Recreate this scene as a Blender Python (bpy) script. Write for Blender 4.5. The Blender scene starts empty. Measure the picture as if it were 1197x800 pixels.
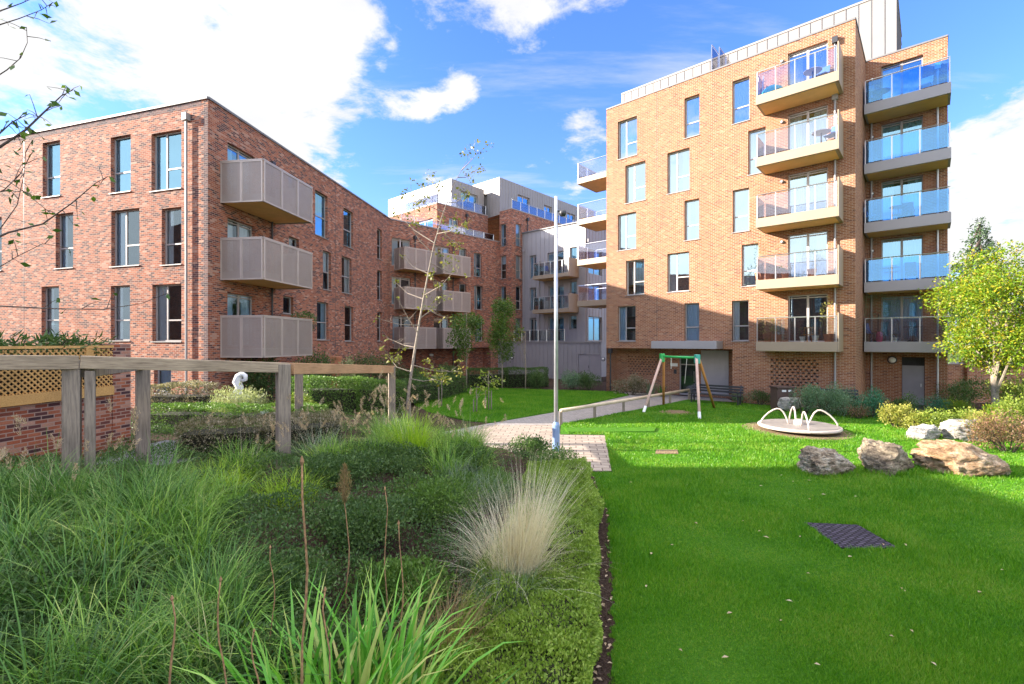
import bpy, bmesh, math, random
import numpy as np
from mathutils import Vector, Matrix
R = math.radians
F, CX, CY, HC = 555.0, 598.5, 400.0, 3.1
SUNDIR = Vector((1.0, -0.0175, -math.tan(R(20.0)))).normalized()   # direction the light travels
rnd = random.Random(7)
scene = bpy.context.scene
COL = scene.collection

# ------------------------------------------------------------------ helpers
def ray(px): return (px - CX) / F
def g(px, py, z=0.0):
    Y = (HC - z) * F / (py - CY)
    return Vector((ray(px) * Y, Y, z))
def at(px, py, Y): return Vector((ray(px) * Y, Y, HC - (py - CY) * Y / F))
def smooth(a, b, x):
    t = np.clip((x - a) / (b - a), 0, 1)
    return t * t * (3 - 2 * t)

def tag(o, label=None, cat=None, group=None, kind=None):
    if label: o['label'] = label
    if cat: o['category'] = cat
    if group: o['group'] = group
    if kind: o['kind'] = kind
    return o
def empty(name, loc, label=None, cat=None, group=None, rz=0.0, parent=None):
    o = bpy.data.objects.new(name, None)
    o.empty_display_size = 0.3
    COL.objects.link(o)
    o.location = loc
    o.rotation_euler = (0, 0, rz)
    if parent: o.parent = parent
    return tag(o, label, cat, group)

def box_uv(me):
    uv = me.uv_layers.new(name='UVMap')
    n = len(me.loops)
    if n == 0: return
    co = np.empty(len(me.vertices) * 3, np.float32); me.vertices.foreach_get('co', co); co = co.reshape(-1, 3)
    vi = np.empty(n, np.int32); me.loops.foreach_get('vertex_index', vi)
    pn = np.empty(len(me.polygons) * 3, np.float32); me.polygons.foreach_get('normal', pn); pn = pn.reshape(-1, 3)
    lt = np.empty(len(me.polygons), np.int32); me.polygons.foreach_get('loop_total', lt)
    ln = np.repeat(pn, lt, axis=0)
    p = co[vi]
    h = np.hypot(ln[:, 0], ln[:, 1])
    hh = np.where(h < 1e-6, 1, h)
    u = (p[:, 0] * -ln[:, 1] + p[:, 1] * ln[:, 0]) / hh
    v = p[:, 2].copy()
    flat = np.abs(ln[:, 2]) > 0.7
    u[flat] = p[flat, 0]; v[flat] = p[flat, 1]
    uv.data.foreach_set('uv', np.stack([u, v], 1).astype(np.float32).ravel())

class MB:
    """collects faces, builds ONE mesh object"""
    def __init__(s): s.v = []; s.f = []
    def add(s, verts, faces):
        k = len(s.v)
        s.v += [tuple(p) for p in verts]
        s.f += [tuple(i + k for i in f) for f in faces]
    def quad(s, a, b, c, d): s.add([a, b, c, d], [(0, 1, 2, 3)])
    def box(s, x0, x1, y0, y1, z0, z1):
        s.add([(x0, y0, z0), (x1, y0, z0), (x1, y1, z0), (x0, y1, z0), (x0, y0, z1), (x1, y0, z1), (x1, y1, z1), (x0, y1, z1)],
              [(0, 3, 2, 1), (4, 5, 6, 7), (0, 1, 5, 4), (1, 2, 6, 5), (2, 3, 7, 6), (3, 0, 4, 7)])
    def prism(s, poly, z0, z1):
        n = len(poly)
        s.add([(p[0], p[1], z0) for p in poly] + [(p[0], p[1], z1) for p in poly],
              [tuple(range(n - 1, -1, -1)), tuple(range(n, 2 * n))] + [(i, (i + 1) % n, n + (i + 1) % n, n + i) for i in range(n)])
    def bar(s, a, b, w, h, up=(0, 0, 1)):
        a, b = Vector(a), Vector(b); d = (b - a).normalized(); up = Vector(up)
        x = d.cross(up)
        if x.length < 1e-4: x = d.cross(Vector((0, 1, 0)))
        x.normalize(); y = x.cross(d).normalized()
        x *= w / 2; y *= h / 2
        s.add([a - x - y, a + x - y, a + x + y, a - x + y, b - x - y, b + x - y, b + x + y, b - x + y],
              [(0, 1, 2, 3), (7, 6, 5, 4), (0, 4, 5, 1), (1, 5, 6, 2), (2, 6, 7, 3), (3, 7, 4, 0)])
    def tube(s, pts, rad, n=8, cap=True):
        pts = [Vector(p) for p in pts]
        if not isinstance(rad, (list, tuple)): rad = [rad] * len(pts)
        k0 = len(s.v); prev = None
        for i, p in enumerate(pts):
            d = (pts[min(i + 1, len(pts) - 1)] - pts[max(i - 1, 0)]).normalized()
            if prev is None:
                x = d.orthogonal().normalized()
            else:
                x = prev - d * prev.dot(d)
                x = x.normalized() if x.length > 1e-5 else d.orthogonal().normalized()
            prev = x; y = d.cross(x)
            for j in range(n):
                a = 2 * math.pi * j / n
                s.v.append(tuple(p + (x * math.cos(a) + y * math.sin(a)) * rad[i]))
        for i in range(len(pts) - 1):
            for j in range(n):
                a = k0 + i * n + j; b = k0 + i * n + (j + 1) % n
                s.f.append((a, b, b + n, a + n))
        if cap:
            s.f.append(tuple(k0 + j for j in range(n - 1, -1, -1)))
            s.f.append(tuple(k0 + (len(pts) - 1) * n + j for j in range(n)))
    def lathe(s, prof, c=(0, 0, 0), n=16):
        k0 = len(s.v); c = Vector(c)
        for r, z in prof:
            for j in range(n):
                a = 2 * math.pi * j / n
                s.v.append(tuple(c + Vector((r * math.cos(a), r * math.sin(a), z))))
        for i in range(len(prof) - 1):
            for j in range(n):
                a = k0 + i * n + j; b = k0 + i * n + (j + 1) % n
                s.f.append((a, b, b + n, a + n))
        s.f.append(tuple(k0 + j for j in range(n - 1, -1, -1)))
        s.f.append(tuple(k0 + (len(prof) - 1) * n + j for j in range(n)))
    def build(s, name, mat, parent=None, loc=None, rz=0.0, smooth=False, bevel=0.0, shift=None, M=None):
        me = bpy.data.meshes.new(name)
        v = s.v
        if shift is not None: v = [(p[0] - shift[0], p[1] - shift[1], p[2] - shift[2]) for p in v]
        me.from_pydata(v, [], s.f)
        me.update()
        if bevel:
            bm = bmesh.new(); bm.from_mesh(me)
            bmesh.ops.bevel(bm, geom=bm.edges[:], offset=bevel, segments=2, affect='EDGES', profile=0.5, clamp_overlap=True)
            bm.to_mesh(me); bm.free(); me.update()
        if smooth: me.shade_smooth()
        box_uv(me)
        me.materials.append(mat)
        o = bpy.data.objects.new(name, me)
        COL.objects.link(o)
        if parent: o.parent = parent
        if loc is not None: o.location = loc
        o.rotation_euler = (0, 0, rz)
        return o

def np_obj(name, V, Q, mat, parent=None, loc=None, smooth=False, col=None):
    """V (n,3) verts, Q (m,k) faces"""
    me = bpy.data.meshes.new(name)
    V = np.asarray(V, np.float32); Q = np.asarray(Q, np.int32); k = Q.shape[1]
    me.vertices.add(len(V)); me.vertices.foreach_set('co', V.ravel())
    me.loops.add(Q.size); me.loops.foreach_set('vertex_index', Q.ravel())
    me.polygons.add(len(Q))
    me.polygons.foreach_set('loop_start', np.arange(0, Q.size, k, dtype=np.int32))
    me.update(calc_edges=True)
    if col is not None:
        a = me.attributes.new('tone', 'FLOAT', 'POINT'); a.data.foreach_set('value', np.asarray(col, np.float32))
    if smooth: me.shade_smooth()
    me.materials.append(mat)
    o = bpy.data.objects.new(name, me); COL.objects.link(o)
    if parent: o.parent = parent
    if loc is not None: o.location = loc
    return o
def dup(o, name=None, parent=None, **kw):
    c = o.copy(); COL.objects.link(c)
    if parent: c.parent = parent
    return c
def copy_tree(o, parent=None):
    c = o.copy(); COL.objects.link(c)
    if parent: c.parent = parent
    for ch in list(o.children): copy_tree(ch, c)
    return c

# ------------------------------------------------------------------ materials
class NT:
    def __init__(s, name):
        s.m = bpy.data.materials.new(name); s.m.use_nodes = True
        s.t = s.m.node_tree; s.t.nodes.clear()
        s.out = s.n('ShaderNodeOutputMaterial')
    def n(s, typ, **kw):
        nd = s.t.nodes.new(typ)
        for k, v in kw.items():
            if k.startswith('i_'):
                nd.inputs[k[2:].replace('_', ' ')].default_value = v
            else: setattr(nd, k, v)
        return nd
    def l(s, a, b): s.t.links.new(a, b)
    def noise(s, scale, detail=4, vec=None, rough=0.55, dim='3D'):
        nd = s.n('ShaderNodeTexNoise'); nd.inputs['Scale'].default_value = scale
        nd.inputs['Detail'].default_value = detail; nd.inputs['Roughness'].default_value = rough
        if vec is not None: s.l(vec, nd.inputs['Vector'])
        return nd.outputs['Fac']
    def ramp(s, fac, stops, interp='LINEAR'):
        nd = s.n('ShaderNodeValToRGB'); cr = nd.color_ramp; cr.interpolation = interp
        while len(cr.elements) < len(stops): cr.elements.new(0.5)
        for e, (p, c) in zip(cr.elements, stops):
            e.position = p; e.color = (*c, 1) if len(c) == 3 else c
        s.l(fac, nd.inputs['Fac']); return nd.outputs['Color']
    def mix(s, fac, a, b, typ='MIX'):
        nd = s.n('ShaderNodeMix', data_type='RGBA', blend_type=typ)
        for val, i in ((fac, 0), (a, 6), (b, 7)):
            if isinstance(val, (int, float)): nd.inputs[i].default_value = val
            elif isinstance(val, tuple): nd.inputs[i].default_value = (*val, 1) if len(val) == 3 else val
            else: s.l(val, nd.inputs[i])
        return nd.outputs[2]
    def math(s, op, a, b=0.5, clamp=False):
        nd = s.n('ShaderNodeMath', operation=op, use_clamp=clamp)
        for i, val in enumerate((a, b)):
            if isinstance(val, (int, float)): nd.inputs[i].default_value = val
            else: s.l(val, nd.inputs[i])
        return nd.outputs[0]
    def bump(s, h, strength=0.3, dist=0.02):
        nd = s.n('ShaderNodeBump'); nd.inputs['Strength'].default_value = strength; nd.inputs['Distance'].default_value = dist
        s.l(h, nd.inputs['Height']); return nd.outputs['Normal']
    def finish(s, color, rough=0.7, metal=0.0, normal=None, spec=0.5):
        b = s.n('ShaderNodeBsdfPrincipled')
        if isinstance(color, tuple): b.inputs['Base Color'].default_value = (*color, 1)
        else: s.l(color, b.inputs['Base Color'])
        if isinstance(rough, (int, float)): b.inputs['Roughness'].default_value = rough
        else: s.l(rough, b.inputs['Roughness'])
        b.inputs['Metallic'].default_value = metal
        b.inputs['Specular IOR Level'].default_value = spec
        if normal is not None: s.l(normal, b.inputs['Normal'])
        s.l(b.outputs[0], s.out.inputs[0]); return s.m

def simple(name, c, rough=0.6, metal=0.0, var=0.15, scale=6.0, spec=0.5, bump=0.0):
    t = NT(name); tc = t.n('ShaderNodeTexCoord').outputs['Object']
    nz = t.noise(scale, 6, tc)
    c2 = tuple(max(0, x * (1 - var)) for x in c); c1 = tuple(min(1, x * (1 + var)) for x in c)
    col = t.ramp(nz, [(0.3, c2), (0.7, c1)])
    nb = t.bump(t.noise(scale * 6, 4, tc), bump, 0.01) if bump else None
    return t.finish(col, rough, metal, nb, spec)

def brick(name, stops, mortar, bw=0.225, bh=0.075, msize=0.010, bump=0.6, dirt=0.25, rough_amp=0.5):
    t = NT(name); uv = t.n('ShaderNodeUVMap').outputs['UV']
    def bt(c1, c2, mo):
        b = t.n('ShaderNodeTexBrick', offset=0.5, squash=1.0)
        t.l(uv, b.inputs['Vector'])
        b.inputs['Color1'].default_value = c1; b.inputs['Color2'].default_value = c2; b.inputs['Mortar'].default_value = mo
        b.inputs['Scale'].default_value = 1.0; b.inputs['Mortar Size'].default_value = msize
        b.inputs['Mortar Smooth'].default_value = 0.15; b.inputs['Bias'].default_value = 0.0
        b.inputs['Brick Width'].default_value = bw; b.inputs['Row Height'].default_value = bh
        return b
    b = bt((0, 0, 0, 1), (1, 1, 1, 1), (0.5, 0.5, 0.5, 1))
    col = t.ramp(b.outputs['Color'], stops)
    fine = t.noise(40, 5, uv, 0.65)
    col = t.mix(0.35, col, t.ramp(fine, [(0.3, (0.35, 0.35, 0.35)), (0.75, (1.25, 1.2, 1.15))]), 'MULTIPLY')
    big = t.noise(0.55, 5, uv, 0.6)
    col = t.mix(dirt, col, t.ramp(big, [(0.3, (0.45, 0.42, 0.42)), (0.7, (1.2, 1.2, 1.2))]), 'MULTIPLY')
    mp = t.n('ShaderNodeMapping'); mp.inputs['Scale'].default_value = (2.6, .16, 1); t.l(uv, mp.inputs['Vector'])
    col = t.mix(0.30, col, t.ramp(t.noise(1.0, 6, mp.outputs[0], 0.6), [(0.36, (0.55, 0.53, 0.52)), (0.5, (1, 1, 1)), (0.7, (1.12, 1.1, 1.08))]), 'MULTIPLY')
    col = t.mix(b.outputs['Fac'], col, mortar)
    h = t.math('SUBTRACT', t.math('MULTIPLY', fine, rough_amp), t.math('MULTIPLY', b.outputs['Fac'], 0.9))
    h = t.math('ADD', h, t.math('MULTIPLY', b.outputs['Color'], 0.25))
    return t.finish(col, 0.85, 0, t.bump(h, bump, 0.012), 0.25)

def leafmat(name, stops, trans=0.35, rough=0.45, hue_noise=True, spec=0.35, noise_scale=2.2):
    t = NT(name)
    geo = t.n('ShaderNodeNewGeometry')
    fac = geo.outputs['Random Per Island']
    if hue_noise:
        nz = t.noise(noise_scale, 5, t.n('ShaderNodeTexCoord').outputs['Object'])
        fac = t.math('ADD', t.math('MULTIPLY', fac, 0.6), t.math('MULTIPLY', t.math('SUBTRACT', nz, 0.3), 1.0), True)
    col = t.ramp(fac, stops)
    b = t.n('ShaderNodeBsdfPrincipled'); t.l(col, b.inputs['Base Color'])
    b.inputs['Roughness'].default_value = rough; b.inputs['Specular IOR Level'].default_value = spec
    tr = t.n('ShaderNodeBsdfTranslucent'); t.l(t.mix(0.6, col, (0.9, 1.0, 0.35), 'MULTIPLY'), tr.inputs['Color'])
    mx = t.n('ShaderNodeMixShader'); mx.inputs[0].default_value = trans
    t.l(b.outputs[0], mx.inputs[1]); t.l(tr.outputs[0], mx.inputs[2]); t.l(mx.outputs[0], t.out.inputs[0])
    return t.m

def wood(name, c1, c2, scale=3.0, axis_z=True, rough=0.75):
    t = NT(name); tc = t.n('ShaderNodeTexCoord').outputs['Object']
    mp = t.n('ShaderNodeMapping'); t.l(tc, mp.inputs['Vector'])
    mp.inputs['Scale'].default_value = (14, 14, 0.9) if axis_z else (1.2, 14, 14)
    nz = t.noise(scale, 7, mp.outputs[0], 0.65)
    col = t.ramp(nz, [(0.25, c1), (0.6, c2), (0.8, tuple(x * 0.7 for x in c2))])
    big = t.noise(1.3, 4, tc)
    col = t.mix(0.45, col, t.ramp(big, [(0.35, (0.5, 0.47, 0.45)), (0.65, (1.15, 1.12, 1.1))]), 'MULTIPLY')
    return t.finish(col, rough, 0, t.bump(nz, 0.45, 0.01), 0.25)

def glassmat(name, tint, refl=0.3, gl_col=(1, 1, 1), rough=0.0):
    t = NT(name)
    tr = t.n('ShaderNodeBsdfTransparent'); tr.inputs[0].default_value = (*tint, 1)
    gl = t.n('ShaderNodeBsdfGlossy'); gl.inputs['Color'].default_value = (*gl_col, 1); gl.inputs['Roughness'].default_value = rough
    tc = t.n('ShaderNodeTexCoord').outputs['Object']
    t.l(t.bump(t.noise(1.1, 2, tc), 0.05, 0.02), gl.inputs['Normal'])
    fr = t.n('ShaderNodeFresnel'); fr.inputs['IOR'].default_value = 1.5
    fac = t.math('ADD', t.math('MULTIPLY', fr.outputs[0], 0.9), refl, True)
    mx = t.n('ShaderNodeMixShader'); t.l(fac, mx.inputs[0])
    t.l(tr.outputs[0], mx.inputs[1]); t.l(gl.outputs[0], mx.inputs[2]); t.l(mx.outputs[0], t.out.inputs[0])
    return t.m

M = {}
RED = [(0.0, (0.06, 0.032, 0.038)), (0.2, (0.14, 0.055, 0.05)), (0.34, (0.29, 0.082, 0.045)), (0.62, (0.39, 0.118, 0.058)), (0.84, (0.44, 0.165, 0.092)), (0.95, (0.52, 0.31, 0.23)), (1.0, (0.18, 0.075, 0.065))]
M['brick_red'] = brick('brick_red', RED, (0.36, 0.24, 0.185))
BUFF = [(0.0, (0.16, 0.058, 0.035)), (0.12, (0.27, 0.098, 0.047)), (0.5, (0.335, 0.13, 0.056)), (0.88, (0.375, 0.158, 0.073)), (1.0, (0.42, 0.23, 0.13))]
M['brick_tower'] = brick('brick_tower', BUFF, (0.42, 0.31, 0.23))
DARK = [(0.0, (0.05, 0.035, 0.045)), (0.5, (0.13, 0.07, 0.07)), (1.0, (0.24, 0.12, 0.10))]
M['brick_dark'] = brick('brick_dark', DARK, (0.20, 0.16, 0.15))
M['metal_clad'] = simple('metal_clad', (0.33, 0.31, 0.315), 0.45, 0.15, 0.06, 0.7)
M['metal_light'] = simple('metal_light', (0.27, 0.25, 0.235), 0.45, 0.1, 0.05, 0.7)
M['coping'] = simple('coping', (0.17, 0.165, 0.17), 0.55, 0.1, 0.08, 2)
M['frame'] = simple('window_frame_paint', (0.34, 0.31, 0.30), 0.45, 0.0, 0.06, 3)
M['frame_light'] = simple('window_frame_pale', (0.52, 0.47, 0.44), 0.45, 0.0, 0.05, 3)
M['sill'] = simple('sill_metal', (0.30, 0.28, 0.27), 0.5, 0.1, 0.08, 3)
M['pane'] = glassmat('window_glass', (0.84, 0.91, 0.95), 0.10, (0.70, 0.88, 1.0))
M['pane_blue'] = glassmat('window_glass_sky_tint', (0.60, 0.82, 0.95), 0.34, (0.42, 0.76, 1.0))  # blue of the reflected sky is painted into the glass colour
M['pane_cloud_tint'] = glassmat('window_glass_cloud_tint', (0.86, 0.95, 1.0), 0.40, (0.72, 0.92, 1.0))  # paleness of reflected white cloud is painted into the glass colour
M['rail_glass'] = glassmat('balustrade_glass', (0.86, 0.88, 0.95), 0.05, (0.9, 0.92, 1.0))
M['rail_sky_tint'] = glassmat('balustrade_glass_sky_tint', (0.36, 0.66, 1.0), 0.15, (0.40, 0.75, 1.0))  # sky reflection painted in as a blue tint and gloss colour
M['rail_dim'] = glassmat('balustrade_glass_dim', (0.74, 0.79, 0.80), 0.07, (0.9, 0.95, 1.0))
M['room'] = simple('room_dark', (0.06, 0.06, 0.065), 0.9, 0, 0.3, 2)
def curtain(name, c):
    t = NT(name); tc = t.n('ShaderNodeTexCoord').outputs['Object']
    b = t.n('ShaderNodeBsdfDiffuse'); b.inputs[0].default_value = (*c, 1)
    tr = t.n('ShaderNodeBsdfTranslucent'); tr.inputs[0].default_value = (*c, 1)
    mx = t.n('ShaderNodeMixShader'); mx.inputs[0].default_value = 0.3
    t.l(b.outputs[0], mx.inputs[1]); t.l(tr.outputs[0], mx.inputs[2]); t.l(mx.outputs[0], t.out.inputs[0]); return t.m
M['curtain'] = curtain('curtain_white', (0.84, 0.86, 0.88))
M['curtain_blue'] = curtain('curtain_pale_blue', (0.55, 0.72, 0.85))
M['fascia'] = simple('balcony_fascia', (0.32, 0.245, 0.17), 0.5, 0.1, 0.05, 1.5)
M['soffit'] = simple('balcony_soffit', (0.74, 0.42, 0.14), 0.6, 0, 0.1, 1.5)  # orange of bounced sunlight is put into this colour
M['steel'] = simple('stainless_steel', (0.55, 0.55, 0.56), 0.3, 0.9, 0.05, 3)
M['dark_metal'] = simple('dark_metal', (0.06, 0.06, 0.065), 0.45, 0.5, 0.2, 3)
M['galv'] = simple('galvanised_steel', (0.52, 0.54, 0.57), 0.42, 0.6, 0.12, 5)
M['blue_paint'] = simple('blue_grey_paint', (0.20, 0.30, 0.48), 0.4, 0.1, 0.12, 5)
M['deck'] = simple('worn_deck_plate', (0.26, 0.23, 0.21), 0.55, 0.2, 0.2, 5)
M['white'] = simple('white_paint', (0.80, 0.80, 0.78), 0.4, 0, 0.04, 4)
M['cream'] = simple('cream_enamel', (0.52, 0.44, 0.38), 0.35, 0, 0.05, 4)
M['door_grey'] = simple('grey_door_paint', (0.22, 0.21, 0.23), 0.45, 0.1, 0.08, 2)
M['mail'] = simple('mailbox_metal', (0.42, 0.40, 0.42), 0.4, 0.4, 0.05, 2)
M['post_wood'] = wood('weathered_sleeper_wood', (0.12, 0.10, 0.085), (0.34, 0.28, 0.22))
M['beam_wood'] = wood('weathered_beam_wood', (0.17, 0.125, 0.085), (0.46, 0.36, 0.25), axis_z=False)
M['beam_warm'] = wood('warm_beam_wood', (0.32, 0.18, 0.09), (0.52, 0.31, 0.17), axis_z=False)
M['rail_wood'] = wood('pale_rail_wood', (0.46, 0.36, 0.24), (0.68, 0.56, 0.42), axis_z=False)
M['trellis'] = wood('orange_trellis_wood', (0.50, 0.27, 0.08), (0.68, 0.41, 0.15), axis_z=False)
M['swing_orange'] = wood('varnished_pole', (0.40, 0.17, 0.05), (0.58, 0.27, 0.08))
M['swing_lit_pink'] = wood('lit_pink_pole', (0.46, 0.28, 0.22), (0.66, 0.48, 0.40))  # pinkish light on the left legs is put into the wood colour
M['green_paint'] = simple('green_paint', (0.03, 0.42, 0.10), 0.35, 0, 0.1, 4)
M['teal_paint'] = simple('teal_plastic', (0.04, 0.34, 0.26), 0.4, 0, 0.1, 4)
M['brown_bin'] = simple('brown_bin', (0.09, 0.055, 0.045), 0.5, 0, 0.1, 3)
M['terracotta'] = simple('terracotta', (0.46, 0.18, 0.09), 0.75, 0, 0.15, 8)
M['teal_cloth'] = simple('turquoise_cloth', (0.02, 0.42, 0.52), 0.7, 0, 0.1, 5)
M['blue_cloth'] = simple('blue_cloth', (0.05, 0.14, 0.42), 0.7, 0, 0.1, 5)
M['pink_cloth'] = simple('pink_cloth', (0.62, 0.05, 0.18), 0.6, 0, 0.1, 5)
M['statue'] = simple('white_statue_stone', (0.72, 0.72, 0.74), 0.7, 0, 0.1, 12, bump=0.3)
M['bark_pale'] = simple('pale_bark', (0.27, 0.22, 0.17), 0.85, 0, 0.35, 14, bump=0.5)
M['bark_dark'] = simple('dark_bark', (0.085, 0.06, 0.05), 0.85, 0, 0.3, 10, bump=0.5)
M['stem'] = simple('shrub_stem', (0.07, 0.055, 0.035), 0.9, 0, 0.3, 10)
M['core'] = simple('hedge_twigs', (0.022, 0.022, 0.010), 0.95, 0, 0.5, 14, bump=0.6)
M['mulch'] = None

L1 = lambda *c: [(i / (len(c) - 1), x) for i, x in enumerate(c)]
M['leaf_hedge'] = leafmat('leaf_hedge', L1((0.05, 0.11, 0.02), (0.11, 0.21, 0.035), (0.21, 0.32, 0.07)))
M['leaf_box'] = leafmat('leaf_box', L1((0.10, 0.18, 0.02), (0.22, 0.34, 0.04), (0.42, 0.52, 0.11)))
M['leaf_dark'] = leafmat('leaf_dark', L1((0.035, 0.075, 0.022), (0.075, 0.145, 0.038), (0.17, 0.25, 0.075)))
M['leaf_silver'] = leafmat('leaf_silver', L1((0.22, 0.25, 0.12), (0.38, 0.42, 0.20), (0.52, 0.52, 0.30)))
M['leaf_varieg'] = leafmat('leaf_varieg', L1((0.07, 0.08, 0.03), (0.14, 0.14, 0.06), (0.34, 0.28, 0.20), (0.55, 0.48, 0.40)))
M['leaf_rosemary'] = leafmat('leaf_rosemary', L1((0.09, 0.17, 0.09), (0.15, 0.26, 0.14), (0.25, 0.37, 0.22)))
M['leaf_teal'] = leafmat('leaf_teal', L1((0.03, 0.13, 0.07), (0.06, 0.22, 0.12), (0.12, 0.32, 0.19)))
M['leaf_yellow'] = leafmat('leaf_yellow', L1((0.14, 0.20, 0.03), (0.34, 0.34, 0.06), (0.55, 0.46, 0.14)))
M['leaf_lime'] = leafmat('leaf_lime', L1((0.10, 0.17, 0.02), (0.22, 0.30, 0.04), (0.38, 0.40, 0.07)))
M['leaf_autumn'] = leafmat('leaf_autumn', [(0, (0.07, 0.16, 0.010)), (.28, (0.12, 0.24, 0.012)), (.6, (0.25, 0.33, 0.018)), (.82, (0.40, 0.32, 0.022)), (1, (0.44, 0.20, 0.02))])
M['leaf_red'] = leafmat('leaf_red', L1((0.07, 0.09, 0.03), (0.18, 0.13, 0.06), (0.34, 0.17, 0.11), (0.26, 0.24, 0.09)))
M['leaf_tree'] = leafmat('leaf_tree', L1((0.04, 0.09, 0.018), (0.08, 0.16, 0.025), (0.20, 0.29, 0.04)))
M['leaf_birch'] = leafmat('leaf_birch', L1((0.07, 0.10, 0.02), (0.16, 0.18, 0.03), (0.32, 0.26, 0.04)))
M['leaf_conifer'] = leafmat('leaf_conifer', L1((0.03, 0.06, 0.03), (0.055, 0.10, 0.04), (0.10, 0.16, 0.07)), 0.15)
M['grass_green'] = leafmat('grass_green', L1((0.03, 0.09, 0.015), (0.08, 0.20, 0.025), (0.16, 0.33, 0.04), (0.32, 0.48, 0.08), (0.52, 0.47, 0.22)), 0.35)
M['grass_dark'] = leafmat('grass_dark', L1((0.022, 0.065, 0.016), (0.05, 0.14, 0.025), (0.10, 0.23, 0.04), (0.20, 0.34, 0.07), (0.44, 0.42, 0.20)), 0.3)
M['grass_bright'] = leafmat('grass_bright', L1((0.18, 0.34, 0.02), (0.32, 0.50, 0.03), (0.50, 0.62, 0.08)), 0.45)  # spots of light on the bed are put into these blade colours
M['grass_blue'] = leafmat('grass_blue', L1((0.10, 0.15, 0.09), (0.17, 0.24, 0.14), (0.30, 0.35, 0.21)), 0.3)
M['grass_straw'] = leafmat('grass_straw', L1((0.56, 0.45, 0.30), (0.76, 0.67, 0.52), (0.88, 0.83, 0.72)), 0.4)
M['grass_rust'] = leafmat('grass_rust', L1((0.16, 0.16, 0.05), (0.30, 0.20, 0.09), (0.46, 0.34, 0.18)), 0.35)
M['iris'] = leafmat('strap_leaf', L1((0.06, 0.22, 0.015), (0.12, 0.38, 0.03), (0.26, 0.55, 0.07), (0.50, 0.48, 0.15)), 0.35, 0.35, False, 0.5)
M['stalk'] = simple('dry_stalk', (0.30, 0.17, 0.08), 0.85, 0, 0.5, 30)
M['seed'] = leafmat('seed_head', L1((0.44, 0.30, 0.18), (0.60, 0.44, 0.30), (0.74, 0.62, 0.48)), 0.4, 0.7)
M['lawn_blade'] = leafmat('lawn_blade', L1((0.035, 0.15, 0.006), (0.085, 0.27, 0.010), (0.17, 0.36, 0.02), (0.33, 0.39, 0.07)), 0.4, 0.4, noise_scale=0.9)

def lawnmat():
    t = NT('lawn_turf'); tc = t.n('ShaderNodeTexCoord').outputs['Object']
    a = t.noise(1.1, 5, tc, 0.6); b = t.noise(24, 6, tc, 0.7); c = t.noise(120, 3, tc, 0.6)
    col = t.ramp(b, [(0.25, (0.030, 0.115, 0.005)), (0.5, (0.065, 0.205, 0.010)), (0.75, (0.13, 0.285, 0.022))])
    col = t.mix(0.55, col, t.ramp(a, [(0.3, (0.6, 0.72, 0.6)), (0.55, (1, 1, 1)), (0.75, (1.45, 1.15, 0.9))]), 'MULTIPLY')
    h = t.math('ADD', t.math('MULTIPLY', b, 0.6), c)
    return t.finish(col, 0.8, 0, t.bump(h, 0.9, 0.05), 0.15)
M['lawn'] = lawnmat()
def soilmat(name, c1, c2, c3):
    t = NT(name); tc = t.n('ShaderNodeTexCoord').outputs['Object']
    a = t.noise(30, 6, tc, 0.7); v = t.n('ShaderNodeTexVoronoi'); v.inputs['Scale'].default_value = 38; t.l(tc, v.inputs['Vector'])
    col = t.ramp(a, [(0.3, c1), (0.55, c2), (0.8, c3)])
    return t.finish(col, 0.95, 0, t.bump(t.math('ADD', a, v.outputs['Distance']), 1.0, 0.05), 0.1)
M['mulch'] = soilmat('bark_mulch', (0.035, 0.022, 0.016), (0.085, 0.055, 0.042), (0.19, 0.14, 0.11))
M['soil'] = soilmat('worn_soil', (0.20, 0.14, 0.08), (0.34, 0.25, 0.15), (0.44, 0.35, 0.22))
M['gravel'] = soilmat('grey_gravel', (0.10, 0.10, 0.11), (0.28, 0.28, 0.30), (0.55, 0.55, 0.56))
M['far_ground'] = soilmat('rough_ground', (0.05, 0.075, 0.025), (0.09, 0.12, 0.04), (0.15, 0.15, 0.07))
def pavermat(name, c1, c2, mo, rot=0.0, bw=0.2, bh=0.1, ms=0.008):
    t = NT(name); tc = t.n('ShaderNodeTexCoord').outputs['Object']
    mp = t.n('ShaderNodeMapping'); mp.inputs['Rotation'].default_value = (0, 0, rot); t.l(tc, mp.inputs['Vector'])
    b = t.n('ShaderNodeTexBrick', offset=0.5); t.l(mp.outputs[0], b.inputs['Vector'])
    for k, val in (('Color1', (*c1, 1)), ('Color2', (*c2, 1)), ('Mortar', (*mo, 1)), ('Scale', 1.0), ('Mortar Size', ms), ('Brick Width', bw), ('Row Height', bh)):
        b.inputs[k].default_value = val
    nz = t.noise(9, 6, tc, 0.65)
    col = t.mix(0.5, b.outputs['Color'], t.ramp(nz, [(0.3, (0.65, 0.63, 0.62)), (0.7, (1.2, 1.18, 1.15))]), 'MULTIPLY')
    h = t.math('SUBTRACT', t.math('MULTIPLY', nz, 0.3), b.outputs['Fac'])
    return t.finish(col, 0.85, 0, t.bump(h, 0.5, 0.01), 0.25)
M['paver'] = pavermat('cream_pavers', (0.27, 0.22, 0.18), (0.36, 0.30, 0.25), (0.12, 0.09, 0.075), 0.12, 0.4, 0.27, 0.014)
M['path'] = pavermat('grey_path_paving', (0.25, 0.23, 0.22), (0.33, 0.30, 0.285), (0.17, 0.155, 0.15), 0.7, 0.2, 0.1, 0.006)
M['mat'] = pavermat('rubber_tile', (0.045, 0.035, 0.055), (0.09, 0.075, 0.11), (0.012, 0.010, 0.014), 0.3, 0.10, 0.07, 0.016)
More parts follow.
